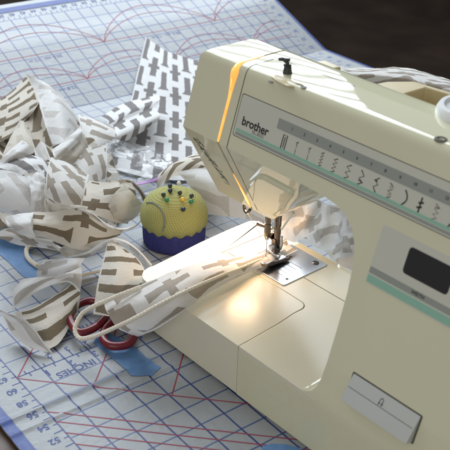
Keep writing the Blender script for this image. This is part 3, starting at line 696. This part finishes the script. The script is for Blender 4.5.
patch('fabric_strip', [[(146, 37, 5.5), (160, 47, 4.6), (172, 53, 4.6), (205, 62, 4.2), (240, 64, 4)], [(137, 74, 3.4), (155, 78, 3), (172, 82, 3), (210, 90, 3), (245, 92, 3)],
      [(129, 106, 2), (150, 112, 1.5), (172, 116, 1.4), (212, 124, 1.4), (250, 126, 1.4)], [(104, 166, .4), (140, 176, .4), (170, 180, .4), (215, 180, .4), (255, 176, .4)]],
      'cloth_cool', 'flat white fabric piece with taupe crosses and bars, behind the machine head', group=FG, k=9)
patch('fabric_strip', [[(100, 117, 1.8), (125, 103, 3), (158, 95, 4.2)], [(108, 122, 2.6), (132, 110, 3.6), (160, 99, 4.6)], [(104, 131, 2.2), (130, 119, 3), (156, 108, 4)], [(112, 137, 2.6), (135, 126, 3.4), (160, 115, 4.2)], [(108, 147, 1.6), (132, 138, 2.2), (158, 121, 3.6)]],
      'cloth_cool', 'pleated fabric fold with dark parallel stripes beside the flat cross print', rot=0, group=FG, wr=.05)
patch('fabric_strip', [[(-14, 112, 2.2), (20, 104, 3.4), (58, 110, 3.4), (88, 126, 2)], [(-14, 150, 3.6), (25, 150, 4.6), (70, 150, 4.2), (108, 150, 1.8)], [(-14, 190, 3.4), (30, 190, 4.4), (80, 195, 3.2), (122, 196, 1.2)], [(-14, 230, 1.2), (30, 228, 2.4), (80, 232, 1.8), (116, 228, .5)]],
      'cloth_warm', 'crumpled bottom layer of the fabric heap, mostly hidden by the strips on it', group=FG, rot=40, wr=.9)
patch('fabric_strip', [[(26, 75, 8), (29, 74, 8.2), (33, 78, 8)], [(35, 90, 7.2), (48, 86, 8), (60, 94, 6)], [(42, 114, 6.7), (60, 107, 7.4), (74, 113, 5)], [(51, 147, 5.2), (67, 141, 6), (80, 136, 3.4)]],
      'cloth_white', 'pale translucent fabric cone peaking at the top of the heap', group=FG, rot=50)
patch('fabric_strip', [[(-14, 106, 4.5), (8, 94, 6.4), (27, 76, 8)], [(-14, 118, 4.8), (12, 106, 6.8), (35, 90, 7.4)], [(-14, 130, 4.6), (12, 120, 6.4), (38, 104, 6.8)], [(-14, 148, 4), (8, 138, 5.6), (24, 122, 6)]],
      'cloth_warm', 'shaded fabric with broad brown bars at the upper left of the heap', group=FG, rot=86, uvo=(.6, 1))
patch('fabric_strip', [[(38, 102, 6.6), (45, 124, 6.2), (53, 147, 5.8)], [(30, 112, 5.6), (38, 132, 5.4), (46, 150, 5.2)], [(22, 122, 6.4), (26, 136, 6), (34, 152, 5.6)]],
      'cloth_brown_shade', 'dark brown folded triangle of fabric tucked under the pale cone', group=FG, rot=70, wr=.05)  # shade inside the fold is put into the cloth colour
patch('fabric_strip', [[(20, 120, 7), (24, 122, 7), (27, 127, 6.8)], [(10, 138, 6.4), (22, 138, 6.8), (33, 142, 6.4)], [(2, 156, 5.4), (18, 152, 6), (37, 152, 5.8)]],
      'cloth_warm', 'grey tan pointed flap in front of the dark brown triangle', group=FG, rot=20, flip=True, wr=.05)
patch('fabric_strip', [[(-2, 163, 6), (8, 152, 7.2), (22, 140, 7.8)], [(4, 164, 6.6), (14, 155, 7.8), (28, 144, 8.1)], [(12, 164, 6.2), (22, 158, 7), (34, 153, 7.2)]],
      'cloth_white', 'short white rolled strip slanting up at the middle left of the heap', group=FG, rot=35, wr=.06)
patch('fabric_strip', [[(-6, 164, 5.6), (10, 156, 6.6), (26, 154, 7), (40, 158, 7), (52, 166, 6.6)], [(-6, 174, 5.8), (10, 166, 7), (26, 162, 7.3), (38, 164, 7.2), (50, 172, 7)], [(-4, 182, 5), (14, 178, 6.2), (28, 174, 6.8), (40, 174, 6.8), (50, 180, 6.6)]],
      'cloth_cool', 'ragged white scrap with small taupe blots lying above the smooth white bulge', group=FG, rot=35, wr=.2)
patch('fabric_strip', [[(34, 150, 7), (40, 142, 7.6), (45, 144, 7.4)], [(36, 158, 6.8), (42, 150, 7.4), (48, 152, 7)], [(40, 164, 6.6), (46, 160, 7), (52, 162, 6.6)]],
      'cloth_white', 'small white folded tip below the dark brown triangle', group=FG, rot=10, wr=.05)
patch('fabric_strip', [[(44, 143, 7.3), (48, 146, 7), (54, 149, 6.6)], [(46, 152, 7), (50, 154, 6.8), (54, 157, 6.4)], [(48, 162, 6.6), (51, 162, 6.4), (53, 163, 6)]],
      'cloth_brown_shade', 'small brown folded tip beside the small white one', group=FG, rot=10, wr=.05)
patch('fabric_strip', [[(52, 150, 6.6), (66, 139, 7.4), (80, 127, 7)], [(54, 156, 7), (68, 144, 7.8), (82, 131, 7.4)], [(58, 160, 6.6), (71, 149, 7.2), (83, 137, 6.8)]],
      'cloth_white', 'narrow white rolled edge slanting up from the heap middle', group=FG, rot=50, wr=.04)
patch('fabric_strip', [[(58, 160, 6), (71, 149, 6.6), (84, 134, 6.4)], [(62, 163, 5.8), (76, 155, 6.2), (87, 142, 5.6)], [(68, 166, 5), (80, 160, 5), (88, 150, 4.4)]],
      'cloth_warm', 'tan fabric below the narrow white rolled edge', group=FG, rot=40, flip=True, wr=.08)
patch('fabric_strip', [[(78, 114, 2.6), (98, 120, 3.2), (118, 130, 2.4), (134, 137, 1.4)], [(80, 128, 3.2), (98, 131, 3.6), (114, 136, 2.8), (126, 140, 1.6)], [(78, 148, 2.4), (92, 149, 2.8), (108, 147, 2.2), (120, 143, 1.2)]],
      'cloth_pale', 'tan patterned point of fabric reaching right beside the plastic bag', group=FG, rot=80)
patch('fabric_strip', [[(62, 160, 4.8), (84, 149, 5.6), (107, 145, 4.4)], [(66, 172, 5), (86, 164, 5.6), (107, 163, 4.2)], [(72, 190, 4.2), (88, 186, 4.6), (106, 183, 3.2)]],
      'cloth_pale', 'tan fabric end with a rounded pale motif left of the plastic bag', group=FG, rot=15, uvo=(.9, .4))
patch('fabric_strip', [[(-12, 171, 7.2), (8, 171, 8.2), (28, 177, 8.2)], [(-12, 186, 7), (10, 186, 7.8), (36, 192, 7.4)], [(-10, 202, 5.8), (12, 206, 6.2), (40, 212, 5.8)], [(2, 212, 4.2), (18, 216, 4.8), (44, 217, 4.8)]],
      'cloth_white', 'smooth white fabric bulge at the left edge of the photo', group=FG, rot=30, wr=.12)
patch('fabric_strip', [[(27, 177, 8.5), (35, 173, 8.7), (44, 170, 8.4)], [(31, 194, 7.8), (38, 191, 8), (46, 190, 7.8)], [(30, 214, 6), (38, 213, 6.2), (46, 211, 6.2)]],
      'cloth_white', 'narrow frayed white band beside the white bulge', group=FG, rot=0, wr=.26, wf=1.3)
patch('fabric_strip', [[(51, 157, 9), (68, 163, 9.4), (89, 175, 8.8)], [(48, 167, 9.6), (66, 173, 10), (87, 183, 9.3)], [(46, 182, 9.3), (64, 189, 9.6), (84, 195, 8.9)], [(47, 197, 8.2), (63, 204, 8.4), (82, 205, 7.9)]],
      'cloth_pale', 'square white folded band with diagonal taupe bars on top of the heap', group=FG, rot=40, uvo=(.4, 1.2), wr=.05)
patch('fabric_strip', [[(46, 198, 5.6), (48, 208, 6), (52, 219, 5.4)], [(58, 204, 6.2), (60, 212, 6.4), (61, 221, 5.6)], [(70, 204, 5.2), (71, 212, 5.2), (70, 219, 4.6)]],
      'cloth_brown_shade', 'crumpled tan knot of fabric under the square white band', group=FG, rot=15, flip=True)
patch('fabric_strip', [[(78, 178, 4.6), (78, 194, 4.8), (72, 212, 4.2)], [(100, 182, 5), (104, 196, 4.6), (98, 216, 3.4)], [(120, 182, 5.2), (122, 192, 4.8), (114, 222, 2.4)], [(131, 181, 4.8), (136, 196, 3.8), (128, 224, 1.4)]],
      'cloth_warm', 'wide tan strip with brown bars curling down left of the pincushion', group=FG, rot=4, uvo=(.7, 2.2))
patch('fabric_strip', [[(108, 206, 4), (114, 216, 3), (120, 224, 1.8)], [(114, 194, 5), (124, 206, 4), (134, 219, 2)], [(124, 184, 5.4), (134, 194, 4.6), (144, 206, 2.4)]],
      'cloth_warm', 'greyish see-through lobe of fabric at the right end of the wide tan strip', group=FG, rot=30, flip=True, wr=.06)
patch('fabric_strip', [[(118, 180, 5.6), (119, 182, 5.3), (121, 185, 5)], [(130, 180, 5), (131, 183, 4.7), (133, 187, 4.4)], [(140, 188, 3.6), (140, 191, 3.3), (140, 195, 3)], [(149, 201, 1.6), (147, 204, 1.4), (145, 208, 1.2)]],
      'cloth_brown_shade', 'narrow dark fabric edge arching to the left side of the pincushion', group=FG, rot=10, wr=.04)
patch('fabric_strip', [[(5, 217, 5.6), (8, 226, 6), (16, 232, 5.2)], [(18, 214, 6.9), (19, 225, 7.1), (24, 236, 5.8)], [(34, 212, 7.4), (31, 223, 7.4), (36, 237, 5.8)]],
      'cloth_white', 'smooth white cone shaped end of the long cream strip', group=FG, rot=75, wr=.08)
patch('fabric_strip', [[(34, 212, 7.2), (33, 224, 7), (35, 236, 5.4)], [(50, 212, 6.9), (48, 225, 6.6), (48, 239, 4.8)], [(66, 210, 6.6), (64, 226, 6.2), (62, 245, 3.8)], [(84, 208, 6.4), (86, 226, 5.4), (84, 250, 3)], [(100, 220, 5.2), (104, 232, 4.2), (102, 243, 3.2)], [(116, 228, 4), (122, 231, 3.4), (120, 235, 2.8)]],
      'cloth_warm', 'long cream strip with a big brown motif along the front of the heap', group=FG, rot=8, uvo=(1.4, 2.0), wr=.12)
patch('fabric_strip', [[(78, 207, 6.9), (79, 209, 6.8), (80, 211, 6.4)], [(92, 212, 6), (93, 214.5, 5.9), (94, 217, 5.4)], [(106, 223, 4.6), (107, 225.5, 4.6), (107, 228, 4.2)], [(122, 228, 3.6), (122, 230, 3.6), (121, 232, 3.2)], [(136, 224, 2.8), (135, 226, 2.8), (134, 228, 2.4)], [(147, 215, 2.2), (146, 217, 2.1), (144, 218, 1.8)]],
      'cloth_white', 'white curled hem running from the long cream strip to the pincushion', group=FG, rot=75, wr=.03)
patch('fabric_strip', [[(-8, 236, 3), (4, 240, 3), (14, 244, 2.2)], [(8, 228, 4), (18, 236, 4), (28, 246, 2.6)], [(30, 234, 4.2), (36, 240, 3.8), (42, 248, 2.2)], [(52, 240, 3.2), (56, 245, 2.8), (60, 251, 1.6)]],
      'cloth_pale', 'low strip of fabric under the long cream strip', group=FG, rot=70)
patch('fabric_strip', [[(62, 247, 3.2), (60, 252, 2.6), (66, 258, 1.2)], [(66, 246, 3.4), (68, 252, 2), (74, 258, 1.4)], [(80, 246, 3.4), (82, 252, 2.2), (88, 255, 1.6)], [(96, 241, 4.2), (98, 246, 3.4), (102, 249, 2.2)], [(108, 239, 4.8), (110, 242, 4.4), (113, 245, 3.8)]],
      'cloth_warm', 'short curled end of a strip with an open mouth above the cord loop', group=FG, rot=75, flip=True)
patch('fabric_strip', [[(68, 256, 2.4), (70, 258, 2.3), (72, 260, 1.6)], [(86, 252, 3.2), (87, 254.5, 3.1), (89, 257, 2.4)], [(100, 243, 4.6), (102, 245.5, 4.4), (104, 248, 3.6)], [(113, 238, 5.4), (114, 240.5, 5.2), (115, 244, 4.6)], [(127, 241, 4.8), (128, 244.5, 4.6), (128, 249, 3.6)], [(140, 251, 3.6), (141, 255, 3.3), (140, 260, 2.2)], [(152, 264, 2.2), (151, 268, 1.9), (148, 274, 1)]],
      'cloth_white', 'white wavy hem arching over to the machine bed corner', group=FG, rot=75, wr=.04)
patch('fabric_strip', [[(108, 241, 4.9), (112, 240, 5), (118, 243, 4.8)], [(102, 264, 4.4), (120, 262, 5), (140, 262, 4)], [(97, 286, 3.6), (120, 286, 4.4), (148, 282, 3.6)], [(93, 314, 2), (120, 316, 2.6), (150, 304, 2.4)]],
      'cloth_warm', 'triangular fabric flap with brown bars below the white wavy hem', group=FG, rot=84, uvo=(.2, 1.5))
patch('fabric_strip', [[(36, 278, 1.4), (38, 268, 2.6), (44, 260, 3)], [(50, 279, 2.6), (54, 268, 3.6), (60, 258, 3.6)], [(66, 274, 3.6), (72, 264, 4.4), (74, 258, 4.2)], [(76, 274, 3.4), (80, 266, 4), (85, 258, 3.6)]],
      'cloth_plain', 'pale folded strip lying across the grid below the cord loop', group=FG, rot=10)
patch('fabric_strip', [[(12, 310, .8), (14, 290, 2), (22, 279, 3)], [(20, 304, 1.6), (26, 288, 3), (38, 277, 3.8)], [(40, 290, 2.6), (48, 281, 3.6), (56, 276, 4)], [(66, 282, 3.6), (70, 273, 4.4), (74, 270, 4.2)], [(80, 292, 3), (82, 278, 3.8), (81, 266, 3.8)]],
      'cloth_plain', 'white curled rim of the open fabric loop left of the scissors', group=FG, rot=20)
patch('fabric_strip', [[(14, 312, .4), (28, 330, .6), (48, 350, .3)], [(30, 309, .8), (42, 326, 1.2), (60, 342, .5)], [(52, 297, 1.2), (62, 312, 1.8), (72, 322, .9)], [(77, 280, 2.6), (80, 296, 2.4), (78, 310, 1.2)]],
      'cloth_warm', 'cream fabric loop with a dark brown blot left of the scissors', group=FG, rot=6, uvo=(.9, 0.3))
patch('fabric_strip', [[(-4, 308, 1.8), (10, 314, 2.4), (24, 318, 2.6)], [(6, 322, 1.8), (20, 324, 2.2), (34, 328, 2)], [(12, 334, .8), (26, 340, 1.2), (44, 342, 1.2)], [(24, 344, .15), (36, 350, .3), (53, 353, .3)]],
      'cloth_plain', 'white curled fabric tail at the lower left on the inch ruler', group=FG, rot=20)
patch('fabric_strip', [[(156, 192, 1.6), (164, 184, 3.4), (176, 176, 5), (200, 172, 5.4)], [(158, 176, 3.4), (170, 166, 5), (186, 160, 6), (214, 160, 6)], [(164, 170, 2), (184, 158, 3), (205, 152, 3.6), (230, 152, 3.4)]],
      'cloth_warm', 'curled fabric roll with brown stripes right behind the pincushion', group=FG, rot=20)
patch('fabric_strip', [[(176, 172, 5.4), (200, 168, 5.8), (230, 168, 5), (262, 176, 4), (300, 186, 3)], [(188, 184, 4.4), (208, 184, 5), (232, 188, 4.4), (262, 194, 3.6), (300, 200, 3)], [(206, 214, 1.4), (222, 216, 1.6), (240, 218, 1.6), (266, 222, 1.2), (300, 222, 1)]],
      'cloth_white', 'white fabric sweeping from the pincushion to behind the presser foot', group=FG, rot=70)
patch('fabric_strip', [[(276, 236, 6.2), (280, 222, 8), (286, 208, 9.6), (290, 198, 10.5)], [(290, 240, 6), (296, 224, 8), (300, 210, 9.4), (304, 198, 10.4)], [(305, 240, 5.6), (306, 226, 8.6), (312, 212, 10.2), (318, 200, 11)], [(318, 248, 4.6), (320, 232, 6.4), (322, 218, 8.4), (326, 204, 10)], [(326, 252, 4), (332, 236, 6.8), (336, 222, 8.6), (338, 206, 10)], [(338, 264, 3), (342, 246, 4.6), (348, 232, 6), (352, 210, 8)], [(352, 270, 3), (356, 250, 4.6), (360, 232, 6), (364, 210, 8)]],
      'cloth_plain', 'ruffled white fabric with taupe spots behind the arm opening', group=FG, rot=30, wr=.5, wf=.45)
patch('fabric_strip', [[(326, 80, 20), (330, 72, 21), (334, 66, 20)], [(360, 84, 20), (362, 74, 21.5), (364, 68, 20)], [(392, 86, 20), (394, 76, 21.8), (396, 67, 20)], [(420, 92, 20), (424, 82, 21.8), (424, 72, 20)], [(450, 100, 20), (454, 90, 21.8), (456, 82, 20)], [(480, 108, 20), (484, 100, 21.8), (486, 92, 20)]],
      'cloth_pale', 'white printed fabric heaped behind the top of the machine', group=FG, rot=40, wr=.14, uvo=(.5, 0))
# strip being sewn, with a cord in its fold
pip = empty('piping_strip', at(150, 300, 5), 'white printed fabric strip with cord being sewn under the presser foot', 'piping')
def sub(o):
    for k in ('label', 'category', 'group'):
        if k in o: del o[k]
    return adopt(o, pip)
o = patch('fabric', [[(286, 238, 6.3), (288, 243, 6.3), (292, 247, 6.2), (298, 250, 6.2)], [(260, 252, 6.5), (262, 256, 6.7), (265, 260, 6.6), (270, 264, 6.3)], [(228, 258, 6.8), (233, 266, 7.2), (237, 272, 6.8), (241, 276, 6.1)], [(196, 264, 7.3), (200, 275, 7.8), (206, 284, 7.2), (210, 292, 6.2)], [(164, 275, 7.6), (168, 290, 8), (178, 304, 7.2), (188, 308, 6.4)], [(132, 289, 6.2), (138, 304, 6.4), (148, 322, 4.8), (158, 328, 3.6)], [(104, 305, 4.2), (108, 314, 4), (118, 328, 2.6), (136, 337, .8)]],
      'cloth_pale', 'x', rot=8, uvo=(0, .8)); sub(o)
bm = bmesh.new()
cp = [(262, 259, 6.6), (240, 268, 7.05), (215, 278, 7.6), (188, 290, 7.85), (160, 304, 7.4), (135, 318, 6.2), (112, 329, 4.5), (92, 337, 2.8), (79, 338, 2.3), (75, 328, 2.7), (82, 314, 3.6), (94, 306, 4.6), (108, 300, 5.2), (122, 294, 6.2), (140, 287, 7.0)]
sp0 = spline([at(*c) for c in cp], 8); rope_bm(bm, sp0, [.14+.09*min(1, i/56) for i in range(len(sp0))]); sub(bm_obj('cord', bm, M['cord']))
bm = bmesh.new(); cp = [(24, 262, .3), (26, 250, .6), (36, 244, 1.2), (50, 246, 1.4), (62, 252, 1.2), (74, 258, .8)]
bm2_ = spline([at(*c) for c in [(37, 266, .3), (28, 258, .3), (27, 248, .5), (36, 243, 1.0), (50, 245, 1.2), (62, 250, 1.0)]], 8)
rope_bm(bm, bm2_, .28); tag(bm_obj('cord_loop', bm, M['cord']), 'short loop of cotton cord on the grid below the fabric heap', 'cord')
bm = bmesh.new(); tube_bm(bm, spline([at(*c) for c in [(60, 284, .5), (80, 276, .4), (96, 272, .4), (112, 268, .5), (126, 262, .8)]], 8), .17, 10)
tag(bm_obj('cord_length', bm, M['cord']), 'thin straight cotton cord passing behind the triangular flap', 'cord')

# ------------------------------------------------------------------ plastic zip bag
bag = empty('zip_bag', at(130, 170, 0), 'clear plastic zip bag with purple closure lying behind the pincushion', 'plastic bag')
o = patch('bag_film', [[(104, 140, 2.4), (125, 142, 3), (150, 150, 2), (172, 156, 1.6)], [(106, 154, 3.2), (128, 158, 3.4), (150, 164, 2.8), (172, 170, 2)], [(106, 170, 2.2), (128, 172, 2.6), (150, 178, 2.4), (170, 182, 1.6)], [(104, 186, 1.6), (126, 192, 1.8), (146, 198, 1.8), (164, 196, 1.4)]], 'film', 'y', thick=0, wr=.7, wf=.5)
for k_ in ('label', 'category'): del o[k_]
adopt(o, bag)
o = patch('zip_closure', [[(131, 184, 3.4), (131, 186, 3.3)], [(146, 181, 3.4), (146, 183.5, 3.3)], [(160, 177, 3.0), (160, 180, 2.9)]], 'purple', 'z', thick=.05, wr=.03)
for k_ in ('label', 'category'): del o[k_]
adopt(o, bag)

# ------------------------------------------------------------------ masking tape on the mat
def tape(pts, label, h=.06):
    pu = [uvof(at(x, y, 0)) for x, y in pts]; n = len(pu)//2; A, B = pu[:n], pu[n:][::-1]
    den = lambda P: [(P[i][0]+(P[i+1][0]-P[i][0])*k/12, P[i][1]+(P[i+1][1]-P[i][1])*k/12) for i in range(n-1) for k in range(12)]+[P[-1]]
    A, B = den(A), den(B); n = len(A)
    v, f = [], []; K = 16
    for a, b in zip(A, B):
        for j in range(K+1):
            t = j/K; u, w_ = a[0]+(b[0]-a[0])*t, a[1]+(b[1]-a[1])*t
            v.append(mp(u, w_, h+.05*noise.noise(Vector((u*3, w_*3, 1)))))
    for i in range(n-1):
        for j in range(K): f.append((i*(K+1)+j, i*(K+1)+j+1, (i+1)*(K+1)+j+1, (i+1)*(K+1)+j))
    o = new_obj('masking_tape', smooth(mesh_from(v, f), 60), M['tape']); tag(o, label, 'tape', 'strips of blue masking tape')
tape([(101, 331), (115, 336), (138, 350), (150, 361), (161, 368)] + [(152, 377), (131, 376), (121, 366), (104, 352), (93, 343)], 'blue masking tape under the scissors handles')
tape([(-6, 238), (16, 238), (30, 252), (40, 276), (36, 282), (22, 276), (8, 262), (-6, 250)], 'blue masking tape at the left edge beneath the heap')
tape([(262, 447), (272, 444), (286, 445), (302, 449), (302, 462), (286, 462), (272, 462), (262, 462)], 'blue masking tape cut off by the bottom edge of the photo')

# ------------------------------------------------------------------ scissors
sz = empty('scissors', at(100, 322, 0), 'scissors with two dark red oval handles under the piping strip', 'scissors')
def ring(pts, z, r, name):
    bm = bmesh.new(); P = spline([at(x, y, z) for x, y in pts], 6, True); tube_bm(bm, P, r, 12, True); return bm_obj(name, bm, M['red'], sz)
ring([(70, 318), (75, 307), (88, 301), (100, 303), (107, 310), (103, 320), (92, 329), (78, 332)], 1.1, .42, 'handle')
ring([(103, 338), (106, 328), (116, 321), (128, 324), (134, 334), (130, 343), (120, 346), (109, 345)], .8, .42, 'handle')
for a_, b_, nm in (((104, 309), (136, 298), 'handle_shank'), ((128, 325), (140, 304), 'handle_shank')):
    bm = bmesh.new(); tube_bm(bm, [at(*a_, 1.0), at((a_[0]+b_[0])/2, (a_[1]+b_[1])/2, 1.0), at(*b_, .8)], [.4, .42, .34], 12); bm_obj(nm, bm, M['red'], sz)
for dx in (0, 3):
    a = at(136, 300+dx, .8); d = (at(150, 286, .8)-a).normalized(); n_ = Vector((0, 0, 1)).cross(d)
    bm = bmesh.new(); e = a+d*7.5
    vv = [a+n_*.6, a-n_*.6, e+n_*.1, e-n_*.1]; zz_ = .35+dx*.12
    me = mesh_from([(q_.x, q_.y, zz_) for q_ in vv]+[(q_.x, q_.y, zz_+.18) for q_ in vv], [(0, 2, 3, 1), (4, 5, 7, 6), (0, 1, 5, 4), (2, 6, 7, 3), (0, 4, 6, 2), (1, 3, 7, 5)]); bm.free()
    new_obj('blade', me, M['steel'], sz)

# ------------------------------------------------------------------ pincushion
pcx, pcy = at(174, 240.5, 0).xy
pc = empty('pincushion', (pcx, pcy, 0), 'cupcake shaped pincushion with yellow knitted top and blue cup, stuck with pins', 'pincushion')
def round_obj(name, prof, n, m, wob=None):
    v, f = [], []
    for r, z in prof:
        for k in range(n):
            a = 2*math.pi*k/n; rr_ = r*(1+(wob(a, z) if wob else 0)); v.append((pcx+rr_*math.cos(a), pcy+rr_*math.sin(a), z))
    for i in range(len(prof)-1):
        for k in range(n): f.append((i*n+k, i*n+(k+1) % n, (i+1)*n+(k+1) % n, (i+1)*n+k))
    f.append(tuple(range(n))[::-1]); f.append(tuple(range((len(prof)-1)*n, len(prof)*n)))
    me = mesh_from([(a-pcx, b-pcy, c) for a, b, c in v], f); smooth(me, 60); o = bpy.data.objects.new(name, me); COL.objects.link(o); me.materials.append(m); o.parent = pc; return o
cup = [(3.4, .05), (3.62, .15), (3.66, .6), (3.68, 1.2), (3.68, 2.0), (3.66, 2.6), (3.3, 2.75)]
round_obj('cup', cup, 72, M['cup_blue'], lambda a, z: .012*math.sin(a*24))
dome = [(3.3, 2.35), (3.62, 2.38), (3.76, 2.55), (3.92, 2.95), (3.98, 3.5), (3.9, 4.2), (3.66, 4.9), (3.25, 5.5), (2.7, 5.98), (2.0, 6.32), (1.2, 6.52), (.5, 6.58), (.01, 6.6)]
do = round_obj('top', dome, 96, M['knit'], None)
for vv in do.data.vertices:
    a = math.atan2(vv.co.y, vv.co.x)
    if vv.co.z < 2.7*S: vv.co.z += .16*S*math.sin(a*17)
    vv.co += Vector(vv.co).normalized()*S*.07*noise.noise(vv.co*90)
def dome_pt(px, lift=0):      # where the photograph's ray meets the dome
    d = ray(px).normalized()
    h, n_, _, _ = BVH.ray_cast((CAM-Vector((pcx, pcy, 0)))*S, d)
    return (h/S+Vector((pcx, pcy, 0)), n_) if h else (CAM+d*110, Vector((0, 0, 1)))
from mathutils.bvhtree import BVHTree
BVH = BVHTree.FromPolygons([vv.co.copy() for vv in do.data.vertices], [tuple(p_.vertices) for p_ in do.data.polygons])
bm = bmesh.new(); yp = []
for px in ((147, 203), (153, 203), (160, 208), (164, 216), (165, 224), (163, 231)):
    p_, n_ = dome_pt(px); yp.append(p_+n_*.06)
tube_bm(bm, spline(yp, 5), .09, 8); yo = bm_obj('yarn', bm, M['thread_grey'], pc)
pins = [((170.5, 188), 'black'), ((164, 196.5), 'black'), ((180, 195), 'black'), ((190.5, 197.5), 'black'), ((170.3, 192.5), 'navy'), ((183, 210.5), 'navy'), ((167.5, 201.5), 'pgreen'), ((190.5, 203.5), 'pgreen'), ((181.8, 201), 'pyellow')]
M['navy'] = mat('navy_pin', (.02, .025, .06), .25); M['pgreen'] = mat('green_pin', (.03, .24, .10), .25); M['pyellow'] = mat('orange_pin', (.85, .50, .05), .25)
M['pearl'] = mat('pearl_pin', (.75, .74, .70), .25)
for px, c in pins+[((179, 185), 'pearl')]:
    p_, n_ = dome_pt(px); n_ = (n_+Vector((random.uniform(-.3, .3), random.uniform(-.3, .3), .4))).normalized()
    bm = bmesh.new(); r_ = .27; e = p_+n_*.28
    lathe_bm(bm, [(r_*math.sin(math.pi*i/8), -r_*math.cos(math.pi*i/8)) for i in range(9)], e, n_, 14)
    tube_bm(bm, [p_-n_*.3, e], .035, 6); bm_obj('pin', bm, M[c], pc)
